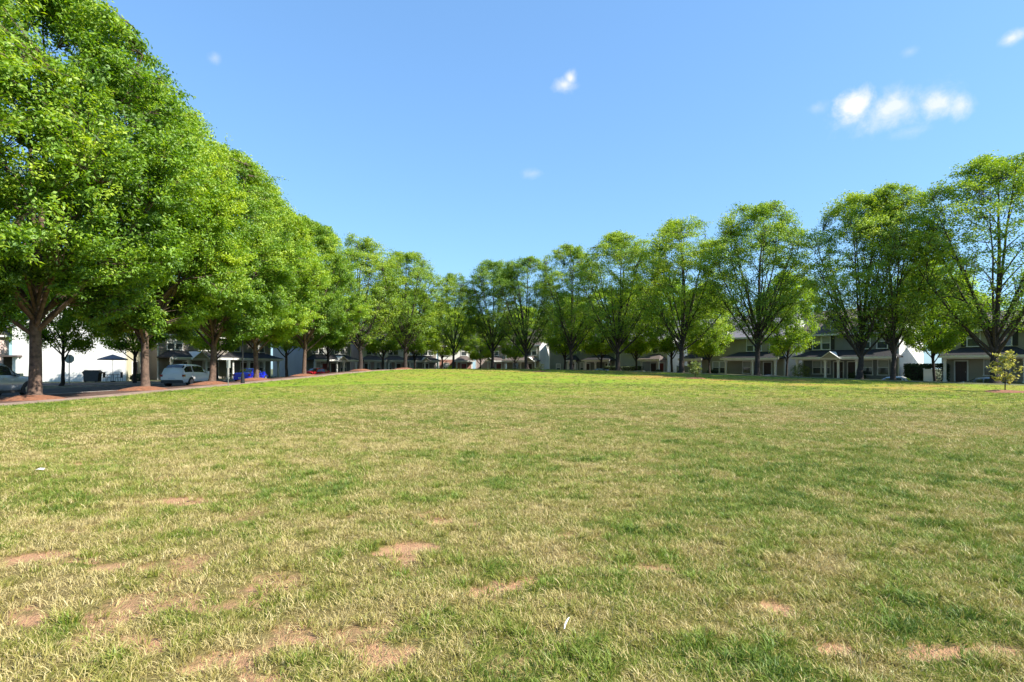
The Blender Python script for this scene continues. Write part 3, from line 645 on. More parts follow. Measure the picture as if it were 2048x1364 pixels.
        dd = np.linalg.norm(ND - e2, axis=1) + 1.6 * np.clip(ND[:, 2] - e2[2] + .3, 0, None); b0 = ND[dd.argmin()]
        mid_ = b0 * .5 + e2 * .5 + np.array([0, 0, -.08]) + g.normal(0, .06, 3)
        pts_ = bez(b0, mid_, e2, 4); put(pts_, np.array([.016, .013, .009, .005]), 4)
        twigs.append((pts_[1] if shell_in else pts_[2], e2, 1.0, q)); lobv.append(lob)
    tb = np.array([t_[0] for t_ in twigs]); te = np.array([t_[1] for t_ in twigs]); to = np.array([t_[2] for t_ in twigs]); th = np.array([t_[3] for t_ in twigs])
    wgt = np.ones(len(twigs))
    if sparse: wgt = (1 - sparse) + sparse * np.clip(smooth(.35, .85, to) * smooth(.10, .5, th) + smooth(.62, .85, th), 0, 1)
    wgt *= g.uniform(.35, 1.6, len(twigs)); wgt /= wgt.sum()
    ti = g.choice(len(twigs), leaves, p=wgt)
    u = g.uniform(.25, 1.12, leaves)[:, None]
    C = tb[ti] * (1 - u) + te[ti] * u + g.normal(0, clump, (leaves, 3)) * [1, 1, .62]
    C[:, 2] -= .08
    # leaf quads: a bent rhombus each
    nrm = g.normal(0, 1, (leaves, 3)) * [.8, .8, .5] + [0, 0, .75] + np.c_[C[:, 0], C[:, 1], np.zeros(leaves)] / Rc * .5
    nrm /= np.linalg.norm(nrm, axis=1)[:, None]
    a = np.cross(nrm, g.normal(0, 1, (leaves, 3))); a /= np.linalg.norm(a, axis=1)[:, None]; b = np.cross(nrm, a)
    if along:
        tdir = te[ti] - tb[ti]; tdir /= np.linalg.norm(tdir, axis=1)[:, None] + 1e-6
        a = a * (1 - along) + (tdir + [0, 0, -.35]) * along + g.normal(0, .22, (leaves, 3)); a /= np.linalg.norm(a, axis=1)[:, None]; b = np.cross(nrm, a); b /= np.linalg.norm(b, axis=1)[:, None] + 1e-6
    sz = lsize * g.uniform(.65, 1.35, leaves)[:, None]
    a *= sz * .5; b *= sz * narrow
    lv = np.empty((leaves, 4, 3)); lv[:, 0] = C - a; lv[:, 1] = C - b + nrm * sz * .08; lv[:, 2] = C + a - nrm * sz * .12; lv[:, 3] = C + b + nrm * sz * .08
    tw = g.normal(0, .12, len(twigs)) + (np.array(lobv) - .5) * 1.1
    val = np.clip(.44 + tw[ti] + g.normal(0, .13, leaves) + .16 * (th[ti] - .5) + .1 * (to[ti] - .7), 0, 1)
    tm = bpy.data.meshes.new('trunk'); tm.from_pydata(np.vstack(V).tolist(), [], F); tm.materials.append(M[bark]); tm.polygons.foreach_set('use_smooth', [True] * len(F))
    cm = bpy.data.meshes.new('crown'); nl = leaves
    cm.vertices.add(nl * 4); cm.vertices.foreach_set('co', lv.astype(np.float32).ravel())
    cm.loops.add(nl * 4); cm.loops.foreach_set('vertex_index', np.arange(nl * 4, dtype=np.int32))
    cm.polygons.add(nl); cm.polygons.foreach_set('loop_start', (np.arange(nl) * 4).astype(np.int32)); cm.polygons.foreach_set('loop_total', np.full(nl, 4, np.int32))
    at_ = cm.attributes.new('lv', 'FLOAT', 'POINT'); at_.data.foreach_set('value', np.repeat(val, 4).astype(np.float32))
    cm.materials.append(M[leaf]); cm.update(calc_edges=True)
    return tm, cm

OAK = [make_tree(100 + i, H=19, fork=3.0 + .3 * i, Rc=6.5, z0=3.5, peak=.80, low=9, nlimb=12, nsec=9, ntw=3, leaves=215000, lsize=.175, r0=.24, clump=.17, bark='bark_light', leaf='leaf_oak', droop=.4, shell=2300, shell_lo=.04, shell_in=True, lob_lo=.45, skin=.58, narrow=.21, along=.45) for i in range(2)]
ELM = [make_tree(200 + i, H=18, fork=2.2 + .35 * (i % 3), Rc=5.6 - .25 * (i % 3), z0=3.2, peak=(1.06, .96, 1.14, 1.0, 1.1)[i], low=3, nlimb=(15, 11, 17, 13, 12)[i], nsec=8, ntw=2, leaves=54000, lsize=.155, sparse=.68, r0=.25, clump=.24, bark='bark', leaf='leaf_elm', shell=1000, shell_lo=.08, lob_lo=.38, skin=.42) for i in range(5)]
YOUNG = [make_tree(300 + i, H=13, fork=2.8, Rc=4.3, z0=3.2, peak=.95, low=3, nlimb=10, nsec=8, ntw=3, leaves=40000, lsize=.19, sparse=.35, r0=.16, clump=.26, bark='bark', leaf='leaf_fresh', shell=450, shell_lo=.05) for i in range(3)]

def plant(kind, vi, x, y, Hs, label, group, rz=None, ws=1.0, name='shade_tree', z=None):
    base = {'oak': (OAK, 19.), 'elm': (ELM, 18.), 'young': (YOUNG, 13.)}[kind]
    tm, cm = base[0][vi % len(base[0])]; s = Hs / base[1]
    zz = ground_z(x, y) if z is None else z
    t = empty(name, (x, y, zz - .03), random.uniform(0, 6.28) if rz is None else R(rz))
    t.rotation_euler = (random.uniform(-.03, .03), random.uniform(-.03, .03), t.rotation_euler[2]); q_ = random.uniform(.92, 1.08); t.scale = (s * ws * q_, s * ws / q_, s); tag(t, label, 'tree', group)
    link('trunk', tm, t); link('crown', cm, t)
    return t

GL = 'trees along the left street'
left = [(-23.9, 19.5, 20.5, 1.05, 'huge leafy tree whose crown fills the upper left corner, its trunk out of frame'),
        (-23.5, 27.9, 20.8, 1.05, 'thick-trunked tree beside the silver vehicle at the left edge'), (-23.5, 36.4, 20.0, 1.0, 'tree with sunlit trunk base on a red mulch mound just left of the white car'),
        (-23.5, 44.5, 18.6, 1.0, 'tree with pale forked trunk just right of the white car'), (-23.4, 52.0, 18.2, .98, 'tree with slim pale trunk in front of the blue car'),
        (-22.8, 62.5, 17.6, 1.0, 'tree with slender trunk between the blue car and the red car'), (-19.3, 72.8, 17.4, 1.15, 'tree with low side branch just right of the red car'),
        (-15.0, 79.7, 16.6, 1.15, 'dark-trunked vase-shaped tree in front of the white and pink double house')]
for i, (x, y, h, ws, lb) in enumerate(left): plant('oak' if i < 6 else 'elm', i, x, y, h, lb, GL, ws=ws)
GR = 'tall trees along the right edge of the green'
right = [(-8.9, 86.0, 14.6, .9, 'tree where the two rows meet at the far end'), (-2.9, 85.3, 16.4, .95, 'dark tree in front of the narrow pink house'), (2.1, 81.0, 16.0, 1.0, 'tree with fan of limbs in front of the brown hipped porch'), (7.8, 74.9, 16.5, .98, 'open-crowned tree in front of the dark slate-green gable'),
         (12.9, 69.1, 16.7, 1.0, 'tree with sparse lower crown between slate-green house and lilac house'), (18.6, 62.5, 17.2, 1.05, 'round-topped tree with many upright limbs beside the small mulched sapling'), (24.1, 56.0, 17.0, 1.0, 'tree with split trunk in front of the beige house with grey roof'),
         (30.0, 49.1, 16.1, .95, 'dark forked tree in front of the grey townhouse, left of its pair'), (32.0, 47.6, 16.4, .8, 'dark straight tree in front of the grey townhouse, right of its pair'), (36.0, 42.4, 17.1, 1.05, 'tallest tree at the right edge beside the yellow sapling')]
for i, (x, y, h, ws, lb) in enumerate(right): plant('elm', i + 1, x, y, h, lb, GR, ws=ws * 1.1)
GS = 'smaller trees in front of the houses'
second = [(-35.3, 36.0, 11.5, 'small street tree far left, across the street from the silver vehicle'), (-35.3, 44.5, 10.5, 'small dark-trunked tree beside the stop sign'), (-35.2, 53.2, 11.0, 'small tree in front of the corner of the cream house'), (-34.2, 66.0, 12.5, 'tree before the dark-porched row, behind the white car'), (-30.4, 77.1, 14.5, 'tree right of the blue car in front of the row end'),
          (-26.8, 83.2, 14.8, 'tree in front of the grey house with pediment'), (-20.8, 91.3, 15.0, 'dark trunk tree in front of the double house porches'), (-16.2, 95.0, 14.5, 'tall bright tree in front of the taupe house'), (-12.0, 97.3, 12.5, 'bright green low tree at the far end, left of the gap'), (-5.5, 98.5, 10.5, 'small tree before the brick and white house'), (0.4, 96.5, 11.0, 'yellow-green tree before the white end wall'),
          (8.5, 91.0, 13.0, 'bright tree left of the slate-green gable'), (13.4, 86.2, 13.5, 'bright tree over the slate-green porch'), (17.9, 81.3, 13.5, 'bright spreading tree in front of the lilac house'), (21.6, 77.2, 14.0, 'bright tree before the pink porch doors'), (25.4, 73.0, 13.0, 'bright tree at the left end of the beige house with grey roof'),
          (31.6, 65.4, 13.0, 'tree in the gap between the beige house and the grey townhouse'), (40.7, 54.9, 12.5, 'bright tree in front of the white fence right of the grey townhouse'), (47.0, 48.0, 13.0, 'bright tree behind the tallest tree at the right edge')]
for i, (x, y, h, lb) in enumerate(second): plant('young', i, x, y, h, lb, GS, name='street_tree', ws=.82 if x > 24 else 1.0)
GB = 'trees behind the houses'
back = [(-58, 74, 14, 'tree behind the white end wall house'), (-75, 80, 15, 'tree behind the pink-brown house'), (-72, 50, 13, 'tree at the far left along the side street'), (-58, 45, 13, 'tree filling the gap behind the silver vehicle'), (-52, 72, 14, 'tree close behind the white end wall'), (-50, 88, 14, 'tree behind the long dark-porched row'), (-36, 104, 14, 'tree behind the grey house with pediment'), (-24, 114, 14, 'tree behind the double house'), (-10, 118, 14, 'tree behind the brick and white house'), (2, 118, 14, 'tree behind the narrow pink house'), (13, 112, 14, 'tree behind the white end wall at the far end'), (24, 106, 14.5, 'tree behind the slate-green house'), (33, 98, 14, 'tree behind the lilac house'), (41, 88, 12.5, 'tree behind the beige house with grey roof'), (60, 76, 12, 'tree behind the gap right of the grey townhouse')]
for i, (x, y, h, lb) in enumerate(back): plant('young', i + 1, x, y, h, lb, GB, name='background_tree', ws=1.25, z=.1)

# red mulch mounds round the left trunks
def mound(x, y, r, h, m, z=None):
    zz = ground_z(x, y) if z is None else z
    vv = [(0, 0, h)]; ff = []; nseg = 18
    for k, (q, hh) in enumerate(((.35, .85), (.7, .42), (1.0, -.15))):
        for j in range(nseg):
            a = j * 2 * math.pi / nseg; f_ = q * r * (1 + .14 * math.sin(3 * a + x) + random.uniform(-.05, .05)); vv.append((math.cos(a) * f_, math.sin(a) * f_, h * hh + random.uniform(-.012, .012)))
    ff += [(0, 1 + j, 1 + (j + 1) % nseg) for j in range(nseg)]
    for k in range(2): ff += [(1 + k * nseg + j, 1 + (k + 1) * nseg + j, 1 + (k + 1) * nseg + (j + 1) % nseg, 1 + k * nseg + (j + 1) % nseg) for j in range(nseg)]
    o = MB().add(vv, ff).build('mulch_mound', M[m], None, (x, y, zz), smooth=True); tag(o, kind='structure'); return o
for x, y, *_ in left: mound(x, y, 1.45, .22, 'mulch_bright')

# ------------------------------------------------------------------ saplings
def sapling(x, y, h, wd, nleaf, lsize, leaf, label, seed, mr=.9, stake=False):
    g = np.random.default_rng(seed); zz = ground_z(x, y)
    t = empty('sapling', (x, y, zz)); tag(t, label, 'sapling', 'young saplings planted on the lawn')
    b = MB(); b.tube([(0, 0, -.05), (.01, .0, h * .35), (-.02, .02, h * .7), (0, 0, h)], [.035, .028, .018, .006], 6)
    tips = []
    for i in range(16):
        z = h * (.22 + .72 * i / 15); a = i * 2.4; ln = wd * (.55 + .45 * math.sin(math.pi * min(1, (i + 2) / 15))) * g.uniform(.7, 1.1)
        e = np.array([math.cos(a) * ln, math.sin(a) * ln, z + ln * .45]); s = np.array([0, 0, z]); c = (s + e) / 2 + [0, 0, -.05]
        b.tube(bez(s, c, e, 4), [.012, .010, .007, .004], 5, caps=False); tips.append((s, e))
    b.build('trunk', M['bark'], t, smooth=True)
    k = g.integers(0, 16, nleaf); S = np.array([q[0] for q in tips])[k]; E_ = np.array([q[1] for q in tips])[k]; u = g.uniform(.25, 1.08, nleaf)[:, None]
    C = S * (1 - u) + E_ * u + g.normal(0, wd * .10, (nleaf, 3))
    nrm = g.normal(0, .6, (nleaf, 3)) + [0, 0, .8]; nrm /= np.linalg.norm(nrm, axis=1)[:, None]; a = np.cross(nrm, g.normal(0, 1, (nleaf, 3))); a /= np.linalg.norm(a, axis=1)[:, None]; bb = np.cross(nrm, a)
    sz = lsize * g.uniform(.6, 1.3, nleaf)[:, None]; a = a * sz * .5; bb = bb * sz * .3
    lv = np.empty((nleaf, 4, 3)); lv[:, 0] = C - a; lv[:, 1] = C - bb; lv[:, 2] = C + a - nrm * sz * .15; lv[:, 3] = C + bb
    me = bpy.data.meshes.new('crown'); me.from_pydata(lv.reshape(-1, 3).tolist(), [], [(4 * i, 4 * i + 1, 4 * i + 2, 4 * i + 3) for i in range(nleaf)])
    at_ = me.attributes.new('lv', 'FLOAT', 'POINT'); at_.data.foreach_set('value', np.repeat(np.clip(g.normal(.5, .22, nleaf), 0, 1), 4).astype(np.float32)); me.materials.append(M[leaf])
    link('crown', me, t)
    mound(x, y, mr, .12, 'mulch_bright')
sapling(15.9, 49.4, 1.4, .58, 800, .13, 'leaf_sapling', 'small grey-green sapling on a red mulch ring in the middle of the lawn', 5)
sapling(28.6, 33.0, 2.25, .78, 520, .20, 'leaf_yellow', 'taller yellow-leaved sapling at the right edge', 6, mr=1.3)
sapling(3.3, 64.5, .9, .5, 120, .11, 'leaf_yellow', 'tiny bare sapling on an orange mulch ring near the far trees', 8, mr=1.1)

# ------------------------------------------------------------------ cars
def car(kind, paint, x, y, rz, label, z=None):
    """x forward in car space, origin under the middle of the rear axle zone"""
    spec = {
        'suv':   dict(L=5.1, ws=1.0, prof=[(0, .45, .95, .98, .80), (.08, .36, 1.05, 1.12, .84), (.25, .34, 1.14, 1.50, .76), (.62, .33, 1.14, 1.76, .72), (1.3, .33, 1.13, 1.82, .73), (2.3, .33, 1.11, 1.81, .73), (2.9, .33, 1.09, 1.74, .71), (3.35, .33, 1.08, 1.48, .72), (3.78, .33, 1.07, 1.12, .80), (4.4, .34, 1.0, 1.05, .78), (4.9, .38, .86, .9, .66), (5.08, .46, .70, .74, .55)], ax=(1.02, 4.02), wr=.37, glass=(2, 7), wind=(6, 8), rear=(2, 3)),
        'sedan': dict(L=4.6, ws=.9, prof=[(0, .42, .82, .85, .66), (.1, .33, .92, .98, .74), (.55, .30, .96, 1.05, .74), (.9, .30, .96, 1.12, .70), (1.35, .29, .95, 1.38, .60), (1.9, .29, .94, 1.45, .60), (2.5, .29, .93, 1.43, .60), (2.95, .29, .92, 1.27, .62), (3.35, .29, .91, .96, .72), (4.0, .30, .84, .88, .70), (4.4, .34, .72, .75, .6), (4.58, .42, .6, .63, .5)], ax=(.95, 3.7), wr=.33, glass=(3, 7), wind=(6, 8), rear=(3, 4)),
        'truck': dict(L=4.9, ws=.98, prof=[(0, .5, .98, 1.0, .8), (.1, .42, 1.08, 1.15, .84), (.3, .4, 1.15, 1.6, .78), (.6, .4, 1.15, 1.80, .74), (1.5, .4, 1.14, 1.82, .74), (2.5, .4, 1.12, 1.80, .74), (2.85, .4, 1.11, 1.72, .72), (3.2, .4, 1.1, 1.45, .74), (3.55, .4, 1.1, 1.15, .84), (4.2, .42, 1.06, 1.1, .84), (4.7, .46, .95, 1.0, .8), (4.88, .55, .82, .86, .74)], ax=(.95, 3.95), wr=.40, glass=(2, 7), wind=(6, 8), rear=(2, 3)),
    }[kind]
    C = empty('parked_car', (x, y, ground_z(x, y) if z is None else z), rz); tag(C, label, 'car', 'cars parked round the green')
    WS = spec['ws']; prof = spec['prof']; rings = []
    def ring(xx, zb_, zs, zt_, wt):
        taper = 1 - .10 * smooth(.7, 0, xx) - .12 * smooth(spec['L'] - .9, spec['L'], xx); ww = WS * float(taper)
        wt = min(wt, ww * .97)
        h = [(ww * .90, zb_), (ww * .985, zb_ + .16), (ww, zb_ + (zs - zb_) * .55), (ww * .965, zs), (wt + .02, max(zs + .001, zt_ - .07)), (wt * .86, zt_), (0, zt_ + .025)]
        return [(xx, -a, b) for a, b in h] + [(xx, a, b) for a, b in h[-2::-1]]
    rings = [ring(*q) for q in prof]; nr = len(rings[0])
    b = MB(); vv = [q for r_ in rings for q in r_]
    ff = [(i * nr + j, (i + 1) * nr + j, (i + 1) * nr + j + 1, i * nr + j + 1) for i in range(len(rings) - 1) for j in range(nr - 1)]
    ff += [((i + 1) * nr, i * nr, i * nr + nr - 1, (i + 1) * nr + nr - 1) for i in range(len(rings) - 1)]
    ff += [tuple(range(nr)), tuple(range((len(rings) - 1) * nr, len(rings) * nr))[::-1]]
    b.add(vv, ff); body = b.build('body', M['paint_' + paint], C, smooth=True)
    me = body.data
    me.polygons[-1].use_smooth = False; me.polygons[-2].use_smooth = False
    bv = body.modifiers.new('edge', 'BEVEL'); bv.width = .03; bv.segments = 2; bv.limit_method = 'ANGLE'; bv.angle_limit = R(35)
    rings = np.array(rings)
    ga_, gb_ = spec['glass']
    # side glass, door by door, following the body
    cuts = [ga_, (ga_ + gb_) // 2, gb_]
    for s in (0, 1):
        i3, i4 = (3, 4) if s == 0 else (nr - 4, nr - 5); sg = -1 if s == 0 else 1
        for c0, c1 in zip(cuts[:-1], cuts[1:]):
            g = MB(); quads = []
            for i in range(c0, c1):
                lo0, hi0, lo1, hi1 = rings[i][i3], rings[i][i4], rings[i + 1][i3], rings[i + 1][i4]
                A_ = lo0 + (hi0 - lo0) * .10; B_ = lo1 + (lo1 * 0 + (hi1 - lo1)) * .10; Cc = lo1 + (hi1 - lo1) * .88; D_ = lo0 + (hi0 - lo0) * .88
                if i == c0: A_ = A_ + (B_ - A_) * .10; D_ = D_ + (Cc - D_) * .10
                if i == c1 - 1: B_ = B_ + (A_ - B_) * .06; Cc = Cc + (D_ - Cc) * .06
                o_ = np.array([0, sg * .016, .006]); q = [A_ + o_, B_ + o_, Cc + o_, D_ + o_]
                g.add([tuple(k_) for k_ in q], [(0, 1, 2, 3) if s == 0 else (3, 2, 1, 0)])
            g.build('side_window', M['car_glass'], C)
    def across(i, j, nm, lift):
        g = MB(); idx = [4, 5, 6, 7, 8]
        r0_, r1_ = rings[i][idx], rings[j][idx]
        mid = [rings[k_][idx] for k_ in range(i, j + 1)]
        rows = [mid[0] + (mid[1] - mid[0]) * .12] + mid[1:-1] + [mid[-1] + (mid[-2] - mid[-1]) * .10]
        vv2 = []
        for r_ in rows:
            r_ = r_.copy(); r_[0] += (r_[1] - r_[0]) * .35; r_[-1] += (r_[-2] - r_[-1]) * .35; vv2 += [tuple(q + lift) for q in r_]
        g.add(vv2, [(a * 5 + k_, a * 5 + k_ + 1, (a + 1) * 5 + k_ + 1, (a + 1) * 5 + k_) for a in range(len(rows) - 1) for k_ in range(4)])
        g.build(nm, M['car_glass'], C)
    across(spec['wind'][0], spec['wind'][1], 'windshield', np.array([.012, 0, .014]))
    across(spec['rear'][0] - (1 if kind == 'sedan' else 0), spec['rear'][1], 'rear_window', np.array([-.014, 0, .012]))
    # bumpers, lights, plate, mirrors, sills
    g = MB(); g.box(-.05, .14, -WS * .86, WS * .86, .30, .56); g.build('rear_bumper', M['car_black'] if kind != 'sedan' else M['paint_' + paint], C)
    g = MB(); g.box(spec['L'] - .14, spec['L'] + .03, -WS * .72, WS * .72, .30, .52); g.build('front_bumper', M['car_black'], C)
    zl = prof[1][2]
    for s in (-1, 1):
        MB().box(-.03, .20, s * WS * .86 - .13, s * WS * .86 + .06 * (s > 0) + .03, zl - .22, zl - .05).build('tail_light', M['tail_light'], C)
        MB().box(spec['L'] - .35, spec['L'] - .02, s * WS * .68 - .15, s * WS * .68 + .15, prof[-2][2] - .2, prof[-2][2] - .05).build('headlight', M['head_light'], C)
        mi = spec['wind'][1] - 1; mxp = prof[mi][0]
        MB().box(mxp - .1, mxp + .12, s * (WS + .13) - .1, s * (WS + .13) + .1, prof[mi][2] + .0, prof[mi][2] + .17).build('mirror', M['paint_' + paint], C)
        MB().box(spec['ax'][0] + .4, spec['ax'][1] - .4, s * WS * .955 - .03, s * WS * .955 + .03, .26, .40).build('sill', M['car_black'], C)
        for hx in ((cuts[0] + cuts[1]) // 2 + 1, cuts[1] + 1):
            MB().box(prof[hx][0] - .1, prof[hx][0] + .1, s * WS * .995 - .02, s * WS * .995 + .02, prof[hx][2] - .13, prof[hx][2] - .09).build('door_handle', M['paint_' + paint], C)
    MB().box(-.062, -.045, -.26, .26, .42 if kind == 'sedan' else .60, .56 if kind == 'sedan' else .74).build('number_plate', M['plate'], C)
    wr = spec['wr']
    for ax in spec['ax']:
        for s in (-1, 1):
            th = np.linspace(0, 2 * math.pi, 21)[:-1]
            arch = MB(); yb = s * (WS - .05)
            arch.prism([(ax + math.cos(a) * wr * 1.17, wr + math.sin(a) * wr * 1.17) for a in np.linspace(-.35, math.pi + .35, 16)], 'y', yb - .02, yb + s * .057)
            arch.build('wheel_arch', M['car_black'], C)
            wl = MB(); y0, y1 = s * (WS - .22), s * (WS + .012)
            wl.prism([(ax + math.cos(a) * wr, wr + math.sin(a) * wr) for a in th], 'y', y0, y1)
            wo = wl.build('wheel', M['tyre'], C)
            rm = MB(); rm.prism([(ax + math.cos(a) * wr * .62, wr + math.sin(a) * wr * .62) for a in th], 'y', y1 - s * .02, y1 + s * .006)
            for k_ in range(5):
                a = k_ * 2 * math.pi / 5 + .3; c_, s_ = math.cos(a), math.sin(a)
                rm.prism([(ax + c_ * .06 - s_ * .04, wr + s_ * .06 + c_ * .04), (ax + c_ * wr * .7 - s_ * .035, wr + s_ * wr * .7 + c_ * .035), (ax + c_ * wr * .7 + s_ * .035, wr + s_ * wr * .7 - c_ * .035), (ax + c_ * .06 + s_ * .04, wr + s_ * .06 - c_ * .04)], 'y', y1 + s * .006, y1 + s * .025)
            rm.build('rim', M['rim'], wo)
    return C

car('truck', 'silver', -26.9, 26.6, R(90), 'silver utility vehicle cut by the left edge, behind the thick trunk', z=.0)
car('suv', 'white', -27.15, 45.4, R(90), 'white crossover car seen from behind, parked between two trees', z=.0)
car('sedan', 'blue', -27.3, 57.3, R(90), 'bright blue car half hidden by a slim trunk', z=.02)
car('sedan', 'red', -27.6, 76.6, R(66), 'red car behind the crest of the lawn', z=.0)
def kerbside(cx, cy_, head, kind, paint, label, dz=0.0):
    h = R(head); car(kind, paint, cx - math.cos(h) * 2.3, cy_ - math.sin(h) * 2.3, h, label, z=float(road_z(cx, cy_)) + dz)
kerbside(13.1, 82.4, -47, 'sedan', 'silver', 'pale car in front of the slate-green house porch', .05)
kerbside(17.7, 77.3, -48, 'sedan', 'grey', 'dark grey car in front of the dark hedge', .05)
kerbside(25.7, 68.0, -50, 'sedan', 'silver', 'silver car in front of the ground-floor window of the beige house', .02)
kerbside(29.3, 63.9, -50, 'sedan', 'black', 'black car in front of the right porch of the beige house', .02)
kerbside(37.2, 54.6, -49, 'sedan', 'silver', 'silver car in front of the right end of the grey townhouse', .0)
kerbside(41.6, 49.4, -49, 'sedan', 'grey', 'dark grey car beside the tallest tree at the right edge', .0)

# ------------------------------------------------------------------ street furniture
def octagon(r): return [(math.cos(a) * r, math.sin(a) * r) for a in (np.arange(8) + .5) * math.pi / 4]
st = empty('stop_sign', (-36.9, 47.4, .1), R(14)); tag(st, 'octagonal stop sign seen from behind in front of the white wall', 'sign')
MB().prism([(a, b + 2.18) for a, b in octagon(.38)], 'y', .03, .036).build('sign_plate', M['sign_back'], st)
MB().box(-.025, .025, -.022, .028, -.3, 2.55).build('post', M['galv'], st)
ps = empty('street_sign', (-20.65, 41.4, ground_z(-20.65, 41.4)), R(-6)); tag(ps, 'narrow white upright sign on a thin grey post beside the lamp post', 'sign')
MB().box(-.15, .15, .022, .028, 1.30, 1.92).build('sign_plate', M['sign_white'], ps)
MB().box(-.022, .022, -.02, .02, -.3, 1.9).build('post', M['galv'], ps)
lp = empty('lamp_post', (-21.4, 45.2, ground_z(-21.4, 45.2))); tag(lp, 'slim black lamp post at the edge of the left pavement', 'lamp post')
b = MB(); b.tube([(0, 0, -.2), (0, 0, .1), (0, 0, .75), (0, 0, .8)], [.16, .16, .11, .07], 12); b.build('base', M['black_metal'], lp)
b = MB(); b.tube([(0, 0, .8), (0, 0, 3.6)], [.06, .045], 10); b.build('pole', M['black_metal'], lp)
b = MB(); b.tube([(0, 0, 3.6), (0, 0, 3.72), (0, 0, 4.2)], [.06, .13, .20], 10); lo = b.build('lantern', M['glass'], lp)
b = MB(); b.tube([(0, 0, 4.2), (0, 0, 4.28), (0, 0, 4.5)], [.25, .22, .03], 10); b.build('cap', M['black_metal'], lo)

# patio by the white end wall
pu = empty('patio_umbrella', (-40.0, 57.0, .12)); tag(pu, 'grey open patio umbrella against the white wall', 'umbrella')
b = MB(); nseg = 8; top = (0, 0, 2.75)
ring = [(math.cos(k * math.pi / 4) * 1.3, math.sin(k * math.pi / 4) * 1.3, 2.28) for k in range(8)]; low_ = [(x * .985, y * .985, z - .10) for x, y, z in ring]
b.add([top] + ring + low_ + [(0, 0, 2.66)], [(0, 1 + k, 1 + (k + 1) % 8) for k in range(8)] + [(1 + k, 9 + k, 9 + (k + 1) % 8, 1 + (k + 1) % 8) for k in range(8)] + [(17, 9 + (k + 1) % 8, 9 + k) for k in range(8)])
b.build('canopy', M['canvas_grey'], pu); MB().tube([(0, 0, 0), (0, 0, 2.7)], .022, 8).build('pole', M['galv'], pu)
MB().tube([(0, 0, 0), (0, 0, .1)], [.25, .2], 12).build('base', M['black_metal'], pu)
pt_ = empty('patio_table', (-40.0, 56.95, .12)); tag(pt_, 'round dark patio table under the grey umbrella', 'table')
MB().tube([(0, 0, .70), (0, 0, .74)], .6, 18).build('table_top', M['black_metal'], pt_)
for k in range(4):
    a = k * math.pi / 2 + .4; MB().tube([(math.cos(a) * .5, math.sin(a) * .5, 0), (math.cos(a) * .42, math.sin(a) * .42, .70)], .02, 6).build('leg', M['black_metal'], pt_)
def chair(x, y, rz, label):
    c = empty('patio_chair', (x, y, .12), rz); tag(c, label, 'chair', 'patio chairs')
    MB().box(-.24, .24, -.24, .24, .40, .44).build('seat', M['black_metal'], c)
    b = MB()
    for k in range(6): b.box(-.22 + k * .08, -.18 + k * .08, .22, .25, .44, .92)
    b.box(-.24, .24, .215, .255, .92, .97); b.build('backrest', M['black_metal'], c)
    for sx in (-1, 1):
        for sy in (-1, 1): MB().tube([(sx * .22, sy * .22, 0), (sx * .21, sy * .21, .40)], .016, 6).build('leg', M['black_metal'], c)
chair(-39.1, 56.6, R(-80), 'dark patio chair right of the patio table'); chair(-40.9, 57.4, R(100), 'dark patio chair left of the patio table')
gr_ = empty('barbecue', (-41.0, 55.6, .12), R(10)); tag(gr_, 'black covered barbecue grill in front of the white wall', 'grill')
b = MB(); b.prism([(-.62, 0.05), (.62, .05), (.66, .75), (.78, .95), (.55, 1.18), (-.55, 1.18), (-.78, .95), (-.66, .75)], 'y', -.32, .32); b.build('cover', M['car_black'], gr_)
for sx in (-.45, .45): MB().prism([(sx + math.cos(a) * .09, .09 + math.sin(a) * .09) for a in np.linspace(0, 6.28, 13)[:-1]], 'y', -.36, -.33).build('wheel', M['tyre'], gr_)

# fences, hedges, bushes by the houses
def leaf_lump(name, loc, sx, sy, sz, n_, lsize, leaf, label, cat, seed, rz=0.0, boxy=False):
    g = np.random.default_rng(seed)
    if boxy: C = g.uniform(-1, 1, (n_, 3)); k = g.integers(0, 3, n_); C[np.arange(n_), k] = np.sign(C[np.arange(n_), k]) * g.uniform(.82, 1.03, n_); C[:, 2] = np.abs(C[:, 2]) * 2 - 1
    else:
        C = g.normal(0, 1, (n_, 3)); C /= np.linalg.norm(C, axis=1)[:, None]; C *= g.uniform(.6, 1.05, n_)[:, None] * (1 + .22 * np.sin(C[:, 0] * 5 + seed) * np.sin(C[:, 1] * 6))[:, None]
    C = C * [sx, sy, sz] + [0, 0, sz]
    nrm = g.normal(0, 1, (n_, 3)) + [0, 0, .5]; nrm /= np.linalg.norm(nrm, axis=1)[:, None]; a = np.cross(nrm, g.normal(0, 1, (n_, 3))); a /= np.linalg.norm(a, axis=1)[:, None]; bb = np.cross(nrm, a)
    s_ = lsize * g.uniform(.6, 1.3, n_)[:, None]; a = a * s_ * .5; bb = bb * s_ * .3
    lv = np.empty((n_, 4, 3)); lv[:, 0] = C - a; lv[:, 1] = C - bb; lv[:, 2] = C + a; lv[:, 3] = C + bb
    me = bpy.data.meshes.new(name); me.from_pydata(lv.reshape(-1, 3).tolist(), [], [(4 * i, 4 * i + 1, 4 * i + 2, 4 * i + 3) for i in range(n_)])
    at_ = me.attributes.new('lv', 'FLOAT', 'POINT'); at_.data.foreach_set('value', np.repeat(np.clip(g.normal(.5, .2, n_), 0, 1), 4).astype(np.float32)); me.materials.append(M[leaf])
    o = link(name, me, None, loc, rz); tag(o, label, cat); return o
leaf_lump('hedge', (17.2, 88.2, 0), 3.2, .8, .85, 9000, .16, 'leaf_shrub', 'dark clipped hedge in front of the lilac house', 'hedge', 1, R(-48), True)
